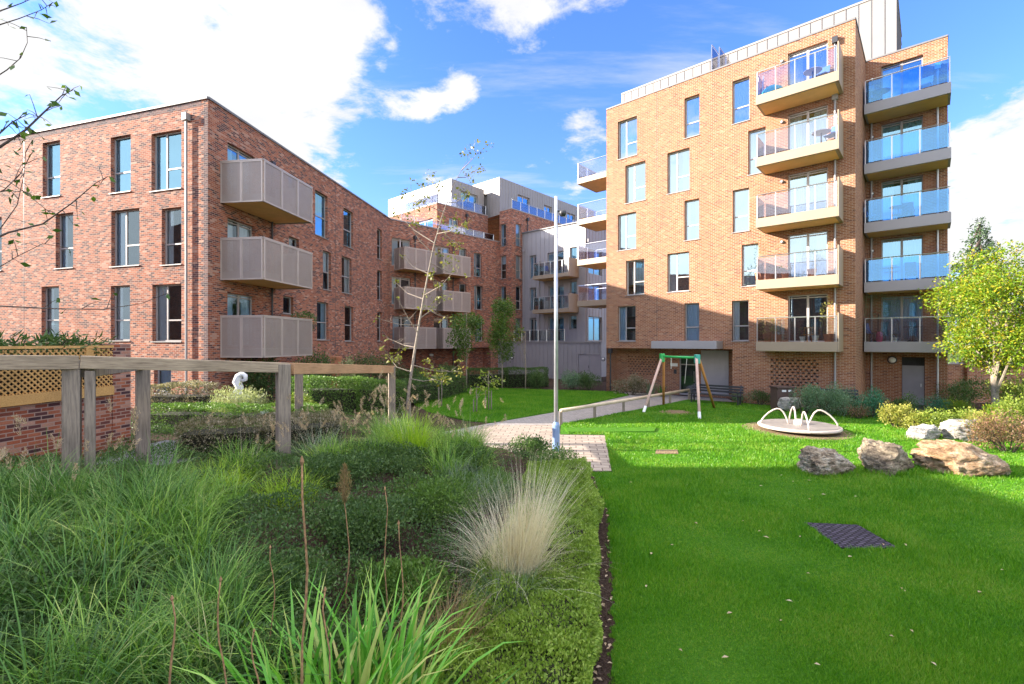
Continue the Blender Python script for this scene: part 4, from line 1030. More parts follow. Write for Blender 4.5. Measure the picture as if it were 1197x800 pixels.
# roundabout
c = g(933.5, 503.5); c.z = 0; e = empty('playground_roundabout', c, 'low cream playground roundabout with four arched handles on worn soil', 'roundabout')
m = MB(); m.lathe([(1.15, .10), (1.27, .12), (1.29, .16), (1.27, .20), (1.22, .21), (.02, .215)], (0, 0, 0), 44); m.build('platform', M['cream'], e, smooth=False)
m = MB(); m.lathe([(1.2, .2), (1.2, .218), (.3, .222), (.02, .223)], (0, 0, 0), 40); m.build('deck', M['deck'], e)
m = MB(); m.lathe([(.16, .2), (.16, .34), (.10, .40), (.02, .41)], (0, 0, 0), 18); m.build('hub', M['cream'], e)
m = MB(); m.lathe([(.5, -.02), (.5, .1), (.45, .11)], (0, 0, 0), 20); m.build('pivot', M['dark_metal'], e)
for k in range(4):
    a = R(-17 + 90 * k); ca, sa = math.cos(a), math.sin(a); pts = []
    for q in ((1.20, .18), (1.17, .30), (1.08, .44), (.95, .58), (.80, .69), (.68, .74), (.58, .73), (.48, .64), (.40, .48), (.34, .32), (.30, .2)):
        pts.append((q[0] * ca, q[0] * sa, q[1]))
    m = MB(); m.tube(pts, .028, 8); m.build('handle', M['cream'], e, smooth=True)
# boulders
def rock(name, c, size, seed, mat, label, rz=0, flat_=.9, group=None, cuts=9):
    r_ = random.Random(seed); bm = bmesh.new(); bmesh.ops.create_icosphere(bm, subdivisions=5, radius=1)
    planes = []
    for i in range(cuts):
        v = Vector((r_.uniform(-1, 1), r_.uniform(-1, 1), r_.uniform(-.5, 1))).normalized(); planes.append((v, r_.uniform(.55, .82)))
    planes += [(Vector((0, 0, 1)), .72), (Vector((0, -1, .1)).normalized(), .7), (Vector((-1, -.1, 0)).normalized(), .8), (Vector((1, -.2, .2)).normalized(), .8)]
    from mathutils import noise
    for v in bm.verts:
        p = v.co.copy()
        for nrm, d in planes:
            k_ = p.dot(nrm)
            if k_ > d: p -= nrm * (k_ - d) * .93
        s_ = Vector((seed * 7.1, 0, 0))
        q = p * 2.2 + s_
        f = 1 + .13 * noise.noise(q) + .10 * noise.noise(q * 2.7) + .075 * noise.noise(q * 6.5) + .045 * noise.noise(q * 15) - .10 * max(0, noise.noise(Vector((q.x * .8, q.y * .8, q.z * 4.2)))) ** 1.0
        v.co = Vector((p.x * size[0] * f, p.y * size[1] * f, p.z * size[2] * f))
    me = bpy.data.meshes.new(name); bm.to_mesh(me); bm.free(); me.shade_smooth(); me.materials.append(M[mat])
    o = bpy.data.objects.new(name, me); COL.objects.link(o); o.location = c; o.rotation_euler = (0, 0, rz)
    return tag(o, label, 'boulder', group)
BG = 'boulders on the lawn'
def gy(px, Y, z=0.0): return Vector((ray(px) * Y, Y, z))
rock('boulder', gy(964, 11.3, .24), (.67, .52, .43), 3, 'rock_grey', 'grey and white streaked boulder with a pointed top, leftmost of the front three', .2, group=BG)
rock('boulder', gy(1031, 11.4, .28), (.68, .56, .55), 8, 'rock_brown', 'blocky dark brown boulder with a pale left face, in the middle of the front three', .5, group=BG)
rock('boulder', gy(1124, 11.4, .28), (1.0, .72, .54), 5, 'rock_tan', 'broad orange-tan flat-topped boulder, the largest of the front three', -.1, group=BG)
rock('boulder', g(1076, 513) + Vector((0, 0, .2)), (.62, .42, .36), 12, 'rock_white', 'pale cream limestone boulder behind the brown one, under the yellow shrubs', .3, group=BG)
rock('boulder', g(1134, 514) + Vector((0, 0, .3)), (.9, .5, .45), 15, 'rock_white', 'pale limestone boulder half covered by shrubs behind the broad tan one', .1, group=BG)
rock('boulder', g(923, 481) + Vector((0, 0, .36)), (.55, .34, .32), 19, 'rock_white', 'small rounded grey-white boulder in front of the brown bin', .1, group=BG, cuts=4)
# brown bin
c = g(914, 481); c.y += .55; c.x = ray(914) * c.y; e = empty('litter_bin', c, 'square dark brown litter bin with two pale stickers, by the green shrubs', 'bin')
m = MB(); m.box(-.37, .37, -.3, .3, 0, 1.0); m.build('body', M['brown_bin'], e, bevel=.015)
m = MB(); m.box(-.41, .41, -.34, .34, 1.0, 1.08); m.build('lid', M['brown_bin'], e, bevel=.015)
for x0, x1 in ((-.17, .02), (.12, .24)):
    m = MB(); m.box(x0, x1, -.312, -.304, .84, .93); m.build('sticker', M['white'], e)
# benches
def bench(loc, rz, w, label, leaning=0.0):
    e = empty('garden_bench', loc, label, 'bench', 'dark garden benches', rz)
    m = MB()
    for i in range(4): m.box(-w / 2, w / 2, -.36 + i * .115, -.36 + i * .115 + .09, .43, .465)
    m.build('seat', M['dark_metal'], e)
    m = MB()
    for i in range(3): m.bar((-w / 2, .12 + i * .035, .60 + i * .13), (w / 2, .12 + i * .035, .60 + i * .13), .03, .10)
    m.build('backrest', M['dark_metal'], e)
    for sx in (-1, 1):
        m = MB(); x = sx * (w / 2 - .12); m.bar((x, -.30, 0), (x, -.30, .43), .06, .06); m.bar((x, .08, 0), (x, .08, .45), .06, .06); m.bar((x, .08, .45), (x, .22, .95), .05, .05); m.bar((x, -.34, .41), (x, .12, .41), .05, .04); m.build('leg', M['dark_metal'], e)
        m = MB(); m.bar((x, -.36, .64), (x, .14, .64), .06, .03); m.bar((x, -.33, .45), (x, -.33, .64), .03, .03); m.build('armrest', M['dark_metal'], e)
    return e
c = g(837, 471.5); bench(c, WT.rz, 2.5, 'long dark bench under the letterboxes beside the tower entrance')
c = g(980, 483); c.z = .12; bench(c, -.45, 1.5, 'black bench tucked among the grey-green shrubs near the roundabout')
# timber rail along the path
ra, rb = Vector((1.84, 17.85, 0)), Vector((9.55, 25.6, 0)); e = empty('timber_rail', ra, 'low pale timber trip rail along the grey path', 'fence')
m = MB(); m.tube([Vector((0, 0, .52)), rb - ra + Vector((0, 0, .52))], .07, 10); m.build('rail', M['rail_wood'], e, smooth=True)
for i in range(6):
    q = (rb - ra) * (i / 5); m = MB(); m.bar(q + Vector((0, 0, -.1)), q + Vector((0, 0, .47)), .10, .10); m.build('post', M['post_wood'], e)
# pergola
P1 = at(88, 416, 7.0); P3 = at(331, 424.5, 9.0); P5 = at(458, 428, 14.5); P2 = at(167, 432, 8.6); P4 = at(349.5, 435, 12.6); P0 = Vector((-8.1, 5.4, 2.98))
e = empty('garden_pergola', (P3.x, P3.y, hb(P3.x, P3.y)), 'weathered timber post-and-beam pergola running through the planting bed', 'pergola')
sh = e.location
def gpost(q, s, top, rz, mat='post_wood'):
    m = MB(); z0 = hb(q.x, q.y) - .3
    m.box(-s / 2, s / 2, -s / 2, s / 2, 0, top - z0); return m.build('post', M[mat], e, (q.x - sh.x, q.y - sh.y, z0 - sh.z), rz, bevel=.012)
gpost(P1 + Vector((-.05, 0, 0)), .2, P1.z - .2, .62); gpost(P1 + Vector((.13, .10, 0)), .12, P1.z - .23, .62)
gpost(P3, .22, P3.z - .02, .70); gpost(P5, .2, P5.z - .02, .35); gpost(P2, .21, P2.z, .72); gpost(P4, .2, P4.z + .05, .4); gpost(P0, .22, P0.z - .2, .6)
def beam(a, b_, w, h, mat):
    m = MB(); d = Vector(b_) - Vector(a); L_ = d.length
    m.box(0, L_, -w / 2, w / 2, -h, 0); o = m.build('beam', M[mat], e, Vector(a) - sh, 0, bevel=.01)
    o.rotation_euler = (0, -math.asin(d.z / L_), math.atan2(d.y, d.x)); return o
beam(P0 + Vector((-.6, -1.3, .04)), P1 + Vector((.02, .02, 0)), .19, .2, 'beam_wood'); beam(P1 + Vector((.04, .04, 0)), P3 + Vector((.06, .06, 0)), .19, .19, 'beam_wood'); beam(P3 + Vector((.08, .10, 0)), P5 + Vector((0, .1, 0)), .19, .22, 'beam_warm')
bk0 = Vector((P2.x, P2.y, P2.z + .16)); beam(bk0 + Vector((-1.9, -1.9, .1)), bk0, .15, .16, 'post_wood'); beam(bk0, P4 + Vector((0, 0, .2)), .15, .16, 'post_wood')
beam(P1 + Vector((.05, .1, -.19)), bk0 + Vector((0, 0, -.02)), .12, .14, 'post_wood')
# brick planter wall with trellis
wa, wb = Vector((-9.0 - .5, 8.36 - 3.5)), Vector((-8.69, 10.8)); WPL = Wall((-9.45, 5.0), (-8.69, 10.8))
e = empty('planter_wall', (-8.9, 9.0, .5), 'red brick planter wall topped by an orange diamond trellis, at the left edge', 'wall'); sh = e.location
m = MB(); wall_mesh(m, WPL, 0, WPL.L - .42, -.3, 1.98, shift=sh); b_ = WPL.off(-.28); wall_mesh(m, b_, 0, b_.L, -.3, 1.98, shift=sh); flat(m, [WPL.pl, WPL.p(WPL.L - .42), b_.p(WPL.L - .42), b_.pl], 1.98, sh); m.build('wall', M['brick_red'], e)
m = MB(); p, q = WPL.p(WPL.L - .42, -.15), WPL.p(WPL.L, -.15); m.bar((p.x - sh.x, p.y - sh.y, .68), (q.x - sh.x, q.y - sh.y, .68), .34, 3.76); m.build('pier', M['brick_red'], e)
m = MB(); p, q = WPL.p(0, .03), WPL.p(WPL.L - .43, .03); t0, t1 = 2.0, 3.0
m.bar((p.x - sh.x, p.y - sh.y, t0 + .05 - sh.z), (q.x - sh.x, q.y - sh.y, t0 + .05 - sh.z), .07, .19); m.bar((p.x - sh.x, p.y - sh.y, t1 - sh.z), (q.x - sh.x, q.y - sh.y, t1 - sh.z), .05, .05)
m.build('trellis_rail', M['trellis'], e)
for u in (1.2, 3.05, 4.9):
    m = MB(); m.bar(WPL.w3(u, .035, t0 + .15) - sh, WPL.w3(u, .035, t1 - .02) - sh, .055, .15, up=(WPL.r.x, WPL.r.y, 0)); m.build('trellis_post', M['trellis'], e)
m = MB(); H_ = t1 - t0 - .2
u = -H_
while u < WPL.L - .43:
    for s_, oo in ((1, .02), (-1, .032)):
        ua_, ub_ = (u, u + H_) if s_ > 0 else (u + H_, u); za, zb = t0 + .15, t1 - .05
        lo, hi = 0.0, WPL.L - .44
        A, B = (ua_, za), (ub_, zb)
        def clip(A, B):
            (x0, y0), (x1, y1) = A, B
            if max(x0, x1) < lo or min(x0, x1) > hi: return None
            f = lambda x: y0 + (y1 - y0) * (x - x0) / (x1 - x0)
            n0 = min(max(x0, lo), hi); n1 = min(max(x1, lo), hi); return (n0, f(n0)), (n1, f(n1))
        cl = clip(A, B)
        if cl: m.bar(WPL.w3(cl[0][0], oo, cl[0][1]) - sh, WPL.w3(cl[1][0], oo, cl[1][1]) - sh, .028, .010, up=(WPL.n.x, WPL.n.y, 0))
    u += .105
m.build('lattice', M['trellis'], e)
m = MB(); p, q = WPL.p(0, -.55), WPL.p(WPL.L - .43, -.55); m.bar((p.x - sh.x, p.y - sh.y, 1.95), (q.x - sh.x, q.y - sh.y, 1.95), .5, .9); m.build('planter_soil', M['core'], e)
# statue, small white sign, terracotta pillar pot
c = at(281, 470, 15.6); c.z = hb(c.x, c.y); e = empty('garden_statue', c, 'small white curving garden statue behind the silver shrub', 'statue'); s_ = 15.6 / F; zt = at(0, 436, 15.6).z - c.z
m = MB(); m.box(-.2, .2, -.2, .2, -.1, zt - .75); m.build('plinth', M['statue'], e, bevel=.02)
m = MB(); m.tube([(-.06, 0, zt - .76), (-.1, 0, zt - .62), (-.02, 0, zt - .48), (-.12, 0, zt - .3), (-.05, 0, zt - .12), (.06, 0, zt - .03), (.16, 0, zt - .1), (.17, 0, zt - .22), (.05, 0, zt - .27)], [.15, .13, .12, .14, .12, .09, .075, .065, .05], 10); m.build('figure', M['statue'], e, smooth=True)
c = at(309.5, 487, 13.0); m = MB(); c.z = hb(c.x, c.y); zt = at(0, 482, 13.0).z - c.z; e = empty('plant_sign', c, 'tiny white sign on a stake at the edge of the clipped hedge', 'sign')
m = MB(); m.box(-.11, .11, -.01, .01, zt - .07, zt + .08); m.build('board', M['white'], e); m = MB(); m.box(-.012, .012, .012, .03, -.1, zt + .05); m.build('stake', M['dark_metal'], e)
c = at(393, 430, 24.0); c.z = .3; e = empty('terracotta_planter', c, 'square terracotta pillar planter among the dark climbers by the brick wall', 'planter')
zt = at(0, 417, 24).z - .3; m = MB(); m.box(-.19, .19, -.19, .19, -.1, zt - .1); m.build('body', M['terracotta'], e); m = MB(); m.box(-.23, .23, -.23, .23, zt - .1, zt); m.build('rim', M['terracotta'], e)

# ================================================================== things on the balconies
o1 = WT.off(.75)
def on_tower(px, i, out=.75): q = WT.off(out); u = q.u(px); v = WT.w3(u, out, FL[i]); return v
def on_wing(px, i, out=.75): q = WWr.off(out); u = q.u(px); return WWr.w3(u, out, FL[i])
def chair(loc, rz, mat, label, group='chairs on the balconies'):
    e = empty('balcony_chair', loc, label, 'chair', group, rz); 
    m = MB(); m.box(-.23, .23, -.22, .22, .42, .45); m.build('seat', M[mat], e)
    m = MB(); m.bar((0, .22, .44), (0, .34, .95), .44, .025, up=(0, 1, 0)); m.build('backrest', M[mat], e)
    for x in (-.21, .21):
        m = MB(); m.tube([(x, -.22, 0), (x, .26, .62)], .014, 5); m.build('leg', M['dark_metal'], e); m = MB(); m.tube([(x, .26, 0), (x, -.18, .45)], .014, 5); m.build('leg', M['dark_metal'], e)
def table(loc, label, mat='dark_metal'):
    e = empty('balcony_table', loc, label, 'table', 'tables on the balconies')
    m = MB(); m.lathe([(.36, .70), (.38, .71), (.38, .73), (.02, .735)], (0, 0, 0), 20); m.build('tabletop', M[mat], e)
    m = MB(); m.tube([(0, 0, 0), (0, 0, .71)], .03, 8); m.box(-.24, .24, -.03, .03, 0, .03); m.box(-.03, .03, -.24, .24, 0.031, .06); m.build('pedestal', M['dark_metal'], e)
chair(on_tower(961, 4, .5), -.9, 'blue_cloth', 'blue chair at the right end of the topmost left tower balcony'); table(on_tower(950, 4, .6), 'small round table on the topmost left tower balcony', 'white')
chair(on_tower(972, 3, .8), -1.2, 'blue_cloth', 'blue chair at the right end of the second-highest left tower balcony'); table(on_tower(960, 3, .7), 'round white table beside a blue chair on the second-highest left tower balcony', 'white')
table(on_wing(1030, 4), 'round dark table on the topmost wing balcony'); chair(on_wing(1022, 4), .7, 'dark_metal', 'dark chair left of the round table on the topmost wing balcony'); chair(on_wing(1082, 4), -.9, 'white', 'pale folding chair at the right of the topmost wing balcony')
chair(on_wing(1020, 2), .6, 'white', 'white folding chair at the left end of the middle wing balcony'); table(on_wing(1050, 2), 'low dark table on the middle wing balcony'); chair(on_wing(1062, 2), -.6, 'dark_metal', 'dark chair right of the table on the middle wing balcony')
table(on_wing(1040, 1), 'dark table on the second-lowest wing balcony, behind glass tinted as sky reflection'); chair(on_wing(1065, 1), -.6, 'dark_metal', 'dark chair on the second-lowest wing balcony')
table(on_wing(1067, 0), 'small dark table on the lowest wing balcony'); chair(on_wing(1022, 0), .6, 'blue_cloth', 'dark blue chair under the potted olive tree on the lowest wing balcony')
m = MB(); c = on_wing(1028, 0, 1.0); m.lathe([(.10, 0), (.13, .1), (.13, .42), (.08, .5)], c, 10); thing_mesh(m, 'cushion', M['pink_cloth'], 'pink rolled cushion on the lowest wing balcony', 'cushion')
c = on_tower(903, 4, .8); e = empty('folded_parasol', c, 'drooping turquoise parasol at the left end of the top tower balcony', 'parasol')
m = MB()
prof = [(.02, .55), (.22, .50), (.42, .37), (.52, .22)]
m.lathe(prof, (0, 0, 0), 12); m.build('canopy', M['teal_cloth'], e).rotation_euler = (0.15, -.35, 0)
m = MB(); m.tube([(-.35, .3, 0), (-.30, .25, 1.15)], .025, 6); m.build('pole', M['steel'], e)
def pot(loc, label, plant='leaf_tree', h=.5, r=.16, pm='terracotta', n=500, spread=.3, trunk=0.0, seed=1, group='potted plants on the balconies'):
    e = empty('potted_plant', loc, label, 'potted plant', group)
    m = MB(); m.lathe([(r * .7, 0), (r, r * 1.8), (r * 1.08, r * 1.8), (r * 1.08, r * 2), (r * .9, r * 2)], (0, 0, 0), 14); m.build('pot', M[pm], e, smooth=False)
    z0 = r * 2 + trunk
    if trunk: m = MB(); m.tube([(0, 0, r * 1.8), (.03, 0, z0 + .15)], .025, 6); m.build('trunk', M['bark_dark'], e)
    V, Q = leaf_cloud([((0, 0, z0 + h * .5), (spread, spread, h * .55))], n, .05, seed, shell=.3)
    np_obj('foliage', V, Q, M[plant], e)
# ================================================================== foliage generators
def leaf_quads(P, size, rng, N=None, asp=.45, up=.3, bias=.5):
    """diamond leaves at points P; N = outward normals"""
    n = len(P)
    d = rng.normal(0, 1, (n, 3))
    if N is not None: d = d * .75 + N * bias * 1.6
    d[:, 2] += up
    d /= np.linalg.norm(d, axis=1, keepdims=True) + 1e-9
    r = rng.normal(0, 1, (n, 3)); s = np.cross(d, r); s /= np.linalg.norm(s, axis=1, keepdims=True) + 1e-9
    nn = np.cross(d, s)
    L = (size * rng.uniform(.6, 1.35, n))[:, None]
    V = np.stack([P, P + d * L * .5 + s * L * asp * .5 + nn * L * .08, P + d * L, P + d * L * .5 - s * L * asp * .5 + nn * L * .08], 1)
    Q = np.arange(n * 4).reshape(-1, 4)
    return V.reshape(-1, 3), Q
def leaf_cloud(lobes, n, size, seed, shell=.55, asp=.45, up=.3, bias=.5, zmin=None):
    """leaves in and near the surface of several ellipsoid lobes ((centre),(radii))"""
    rng = np.random.default_rng(seed)
    vol = np.array([l[1][0] * l[1][1] * l[1][2] for l in lobes]) ** (2 / 3); pr = vol / vol.sum()
    idx = rng.choice(len(lobes), n, p=pr)
    C = np.array([l[0] for l in lobes])[idx]; Rr = np.array([l[1] for l in lobes])[idx]
    d = rng.normal(0, 1, (n, 3)); d /= np.linalg.norm(d, axis=1, keepdims=True)
    rad = 1 - shell * rng.random(n) ** 1.6
    lump = 1 + .16 * np.sin(d[:, 0] * 5 + seed) * np.sin(d[:, 1] * 6 + seed * 2) + .10 * np.sin(d[:, 2] * 9 + d[:, 0] * 7)
    P = C + d * Rr * (rad * lump)[:, None]
    if zmin is not None:
        k = P[:, 2] > zmin; P, d = P[k], d[k]
    return leaf_quads(P, size, rng, d, asp, up, bias)
def lobes_in(w, d, h, k, seed, z0=0.0):
    r_ = random.Random(seed); out = []
    for i in range(k):
        s_ = r_.uniform(.34, .52)
        out.append(((r_.uniform(-1, 1) * w * (1 - s_), r_.uniform(-1, 1) * d * (1 - s_), z0 + h * r_.uniform(.30, .62)), (w * s_ * r_.uniform(.8, 1.2), d * s_ * r_.uniform(.8, 1.2), h * r_.uniform(.30, .44))))
    return out
def shrub(loc, w, d, h, mat, label, seed, n=3500, size=.06, k=9, cat='shrub', group=None, name='garden_shrub', asp=.45, up=.3, rz=0.0):
    e = empty(name, loc, label, cat, group, rz)
    lb = lobes_in(w, d, h, k, seed)
    V, Q = leaf_cloud(lb, n, size, seed, .6, asp, up, zmin=-.02)
    np_obj('foliage', V, Q, M[mat], e)
    m = MB(); r_ = random.Random(seed)
    for i in range(12):
        c = lb[i % len(lb)][0]; m.tube([(c[0] * .2, c[1] * .2, -.05), (c[0] * .6 + r_.uniform(-.05, .05), c[1] * .6, c[2] * .5), (c[0] * 1.1, c[1] * 1.1, c[2] * 1.05)], [.02, .014, .006], 5)
    m.build('stems', M['stem'], e)
    return e
def hedge(pts, w, h, mat, label, seed, dens=900, size=.05, group=None, z=None, lump=.05, cat='hedge'):
    """a clipped hedge along a ground polyline pts (x, y, zbase)"""
    rng = np.random.default_rng(seed); p0 = Vector(pts[0]); e = empty('clipped_hedge', p0, label, cat, group)
    core = MB(); AP, AN = [], []
    for a, b_ in zip(pts, pts[1:]):
        a, b_ = Vector(a) - p0, Vector(b_) - p0; d = b_ - a; L_ = d.length; dn = d.normalized(); s_ = Vector((dn.y, -dn.x, 0)).normalized()
        hw = w / 2
        core.bar(a + Vector((0, 0, h * .34)), b_ + Vector((0, 0, h * .34)), w * .66, h * .68)
        for kind, area in (('t', L_ * w), ('l', L_ * h), ('r', L_ * h), ('e', w * h), ('f', w * h)):
            n = int(area * dens)
            if n < 1: continue
            t = rng.random(n); q = rng.random(n); inn = rng.random(n) ** 2 * .10
            if kind == 't': uu, vv, nn = (q - .5) * w, h - inn, (0, 0, 1)
            elif kind in 'lr': sg = 1 if kind == 'r' else -1; uu, vv, nn = sg * (hw - inn), q * h, tuple(s_ * sg)
            else: uu, vv, nn = (q - .5) * w, rng.random(n) * h, tuple(dn * (1 if kind == 'f' else -1)); t = np.full(n, 1.0 if kind == 'f' else 0.0) + (inn / L_) * (-1 if kind == 'f' else 1)
            P = np.array(a)[None] + np.array(d)[None] * t[:, None] + np.array(s_)[None] * np.broadcast_to(uu, (n,))[:, None]
            P[:, 2] += np.broadcast_to(vv, (n,))
            wv = lump * (np.sin(P[:, 0] * 3.1 + seed) * np.sin(P[:, 1] * 2.7 + P[:, 2] * 4) + .6 * np.sin(P[:, 0] * 7.3) * np.sin(P[:, 1] * 8.1 + P[:, 2] * 6))
            P += np.array(nn)[None] * wv[:, None]
            AP.append(P); AN.append(np.broadcast_to(np.array(nn), P.shape))
    V, Q = leaf_quads(np.concatenate(AP), size, rng, np.concatenate(AN), .5, .15, .7)
    np_obj('foliage', V, Q, M[mat], e); core.build('stems', M['core'], e)
    return e
def blades(n, r0, L, w, lean, droop, seed, Lvar=.35, segs=5, ell=1.0):
    """n curved ribbon blades rooted in a disc"""
    rng = np.random.default_rng(seed)
    a = rng.uniform(0, 2 * np.pi, n); r = r0 * np.sqrt(rng.random(n))
    ox, oy = r * np.cos(a), r * np.sin(a) * ell
    az = a + rng.normal(0, 1.1, n); th0 = np.abs(rng.normal(0, lean, n)) * rng.uniform(.4, 1.5, n); ll = L * (1 - (Lvar + .2) * rng.random(n)); dr = droop * rng.uniform(.3, 1.9, n)
    ww = w * rng.uniform(.6, 1.3, n); tw = rng.uniform(-.8, .8, n)
    p = np.stack([ox, oy, np.zeros(n)], 1); sx = -np.sin(az + tw); sy = np.cos(az + tw)
    rows = []
    for k in range(segs + 1):
        t = k / segs; wk = ww * (1 - t ** 2.2) * (.6 + .8 * min(t * 4, 1) * .5) + .0004
        off = np.stack([sx * wk / 2, sy * wk / 2, np.zeros(n)], 1)
        rows.append(np.stack([p - off, p + off], 1))
        th = th0 + dr * ((k + .5) / segs) ** 1.6
        st_ = (ll / segs)[:, None]
        p = p + st_ * np.stack([np.sin(th) * np.cos(az), np.sin(th) * np.sin(az), np.cos(th)], 1)
    V = np.stack(rows, 1)                                       # n, segs+1, 2, 3
    idx = np.arange(n * (segs + 1) * 2).reshape(n, segs + 1, 2)
    Q = np.stack([idx[:, :-1, 0], idx[:, :-1, 1], idx[:, 1:, 1], idx[:, 1:, 0]], -1).reshape(-1, 4)
    return V.reshape(-1, 3), Q, p
def plumes(tips, seed, n_each=90, L=.17, r=.018):
    """fluffy seed heads at blade tips"""
    rng = np.random.default_rng(seed); A = []
    m = len(tips); az = rng.uniform(0, 6.28, m); th = rng.uniform(.1, .9, m)
    D = np.stack([np.sin(th) * np.cos(az), np.sin(th) * np.sin(az), np.cos(th)], 1)
    t = rng.random((m, n_each)); P = tips[:, None] + D[:, None] * (t[..., None] * L * rng.uniform(.7, 1.3, (m, 1, 1)) - L * .3) + rng.normal(0, 1, (m, n_each, 3)) * (r * (np.sin(np.clip(t, .05, .95) * np.pi)))[..., None]
    return leaf_quads(P.reshape(-1, 3), .034, rng, np.repeat(D, n_each, 0), .16, .2, .9)
def clump(loc, label, mat, n, r0, L, w, lean, droop, seed, heads=0, head_mat='seed', cat='ornamental grass', name='grass_clump', group=None, **kw):
    e = empty(name, loc, label, cat, group)
    V, Q, tips = blades(n, r0, L, w, lean, droop, seed, **kw); np_obj('blades', V, Q, M[mat], e)
    if heads:
        V, Q, tips = blades(heads, r0 * .8, L * 1.25, .004, lean * .75, droop * .5, seed + 5, .2)
        np_obj('stalks', V, Q, M['grass_straw'], e)
        V, Q = plumes(tips, seed + 3); np_obj('seed_heads', V, Q, M[head_mat], e)
    return e
def limb(m, a, d, L, r, seed, bend=.25, n=6, taper=.35, up=.15):
    r_ = random.Random(seed); pts = [Vector(a)]; d = Vector(d).normalized(); rr = [r]
    for i in range(n):
        d = (d + Vector((r_.uniform(-1, 1), r_.uniform(-1, 1), r_.uniform(-1, 1) + up)) * bend / n * 2).normalized(); pts.append(pts[-1] + d * L / n); rr.append(r * (1 - (1 - taper) * (i + 1) / n))
    m.tube(pts, rr, 7); return pts, d
# ================================================================== plants on the balconies
pot(on_tower(888, 1, 1.1), 'tall potted climber at the left end of the second-lowest left tower balcony', 'leaf_dark', 1.5, .2, n=260, spread=.25, seed=4)
pot(on_tower(949, 1, 1.0), 'spiky potted plant before the patio door of the second-lowest left tower balcony', 'leaf_tree', .9, .18, n=350, spread=.35, seed=5)
pot(on_tower(918, 1, 1.1), 'low leafy pot near the middle of the second-lowest left tower balcony', 'leaf_dark', .35, .16, n=240, spread=.35, seed=6)
pot(on_tower(900, 1, 1.1), 'small terracotta pot beside the climber on the second-lowest left tower balcony', 'leaf_dark', .3, .17, n=160, spread=.25, seed=61)
pot(on_tower(897, 0, 1.0), 'broad yellow-green potted fern at the left end of the lowest left tower balcony', 'leaf_yellow', .8, .2, n=500, spread=.5, seed=7)
pot(on_tower(908, 0, 1.15), 'dark bushy potted plant beside the fern on the lowest left tower balcony', 'leaf_dark', .55, .18, n=350, spread=.32, seed=8)
pot(on_tower(938, 0, 1.15), 'white pot with a slim plant by the door of the lowest left tower balcony', 'leaf_dark', .4, .12, 'white', 120, .14, seed=9)
pot(on_tower(953, 0, 1.15), 'white pot of red flowers on the lowest left tower balcony', 'leaf_red', .4, .14, 'white', 160, .2, seed=10)
pot(on_tower(968, 0, .8), 'tall feathery pale-leaved plant at the right end of the lowest left tower balcony', 'leaf_yellow', 1.5, .18, n=420, spread=.32, seed=12)
c = on_tower(946, 0, 1.1)
e = empty('plant_stand', c, 'small brown tiered plant stand on the lowest left tower balcony', 'plant stand')
m = MB(); m.box(-.2, .2, -.15, .15, .3, .34); m.box(-.17, .17, -.12, .12, .62, .66); m.build('shelf', M['swing_orange'], e)
m = MB()
for x in (-.16, .16): m.bar((x, -.1, 0), (x, -.1, .66), .03, .03); m.bar((x, .1, 0), (x, .1, .66), .03, .03)
m.build('frame', M['swing_orange'], e)
pot(on_wing(1026, 0, .8), 'round-headed potted olive tree reaching past the rail of the lowest wing balcony', 'leaf_rosemary', 1.15, .24, 'dark_metal', 1600, .85, .75, 13)
pot(on_wing(1046, 0, 1.2), 'tiny white pot on the floor of the lowest wing balcony', 'leaf_dark', .15, .11, 'white', 60, .12, seed=14)
q = WG.w3(WG.off(1.0).u(627), 1.0, 5.95); pot(q, 'bushy potted plant at the left end of the middle grey-block balcony', 'leaf_tree', .7, .2, n=300, spread=.4, seed=15)
q = WP.w3(2.9, -.5, 3.14); pot(q, 'dark bushy potted plant on the grey-block terrace', 'leaf_dark', .9, .22, n=420, spread=.45, seed=16)
q = WG.w3(WG.off(.8).u(640), .8, 8.95); chair(q, .4, 'blue_cloth', 'dark blue chair on the upper grey-block balcony', 'chairs on the balconies')
q = WR.w3(WR.u(258.5) + 3.2, 1.72, 4.15); e = empty('trailing_plant', q, 'leafy plant trailing over the rail of the lowest bronze balcony', 'potted plant')
V, Q = leaf_cloud([((0, 0, .1), (.9, .22, .22)), ((.6, .05, -.15), (.25, .14, .35)), ((-.7, .05, 0), (.3, .14, .3))], 700, .09, 21, .6); Vr = V.copy(); c_, s_ = math.cos(WR.rz), math.sin(WR.rz); Vr[:, 0] = V[:, 0] * c_ - V[:, 1] * s_; Vr[:, 1] = V[:, 0] * s_ + V[:, 1] * c_
np_obj('foliage', Vr, Q, M['leaf_dark'], e); m = MB(); m.box(-.5, .5, -.1, .1, -.12, .06); m.build('trough', M['terracotta'], e, None, WR.rz)

# ================================================================== hedges and shrubs, left garden
def gz(x, y, dz=0.0): return (x, y, hb(x, y) + dz)
hedge([gz(-7.1, 10.3), gz(-5.6, 10.75), gz(-4.2, 11.5)], 1.1, .75, 'leaf_varieg', 'clipped hedge with pale speckled foliage, nearest to the pergola posts', 31, 1500, .045, 'clipped hedges')
hedge([gz(-9.9, 13.3), gz(-7.5, 13.1), gz(-5.2, 12.9)], .9, .72, 'leaf_hedge', 'low green clipped hedge in front of the silver shrub', 32, 1100, .05, 'clipped hedges')
hedge([gz(-11.3, 15.2), gz(-9.6, 15.0)], 1.0, 1.15, 'leaf_varieg', 'pale speckled hedge below the lowest brick-block window, left of the silver shrub', 33, 1000, .055, 'clipped hedges')
hedge([gz(-7.3, 16.4), gz(-6.1, 17.9), gz(-4.9, 19.8)], 1.3, 1.3, 'leaf_hedge', 'tall green clipped hedge seen through the right-hand pergola bay', 34, 900, .06, 'clipped hedges')
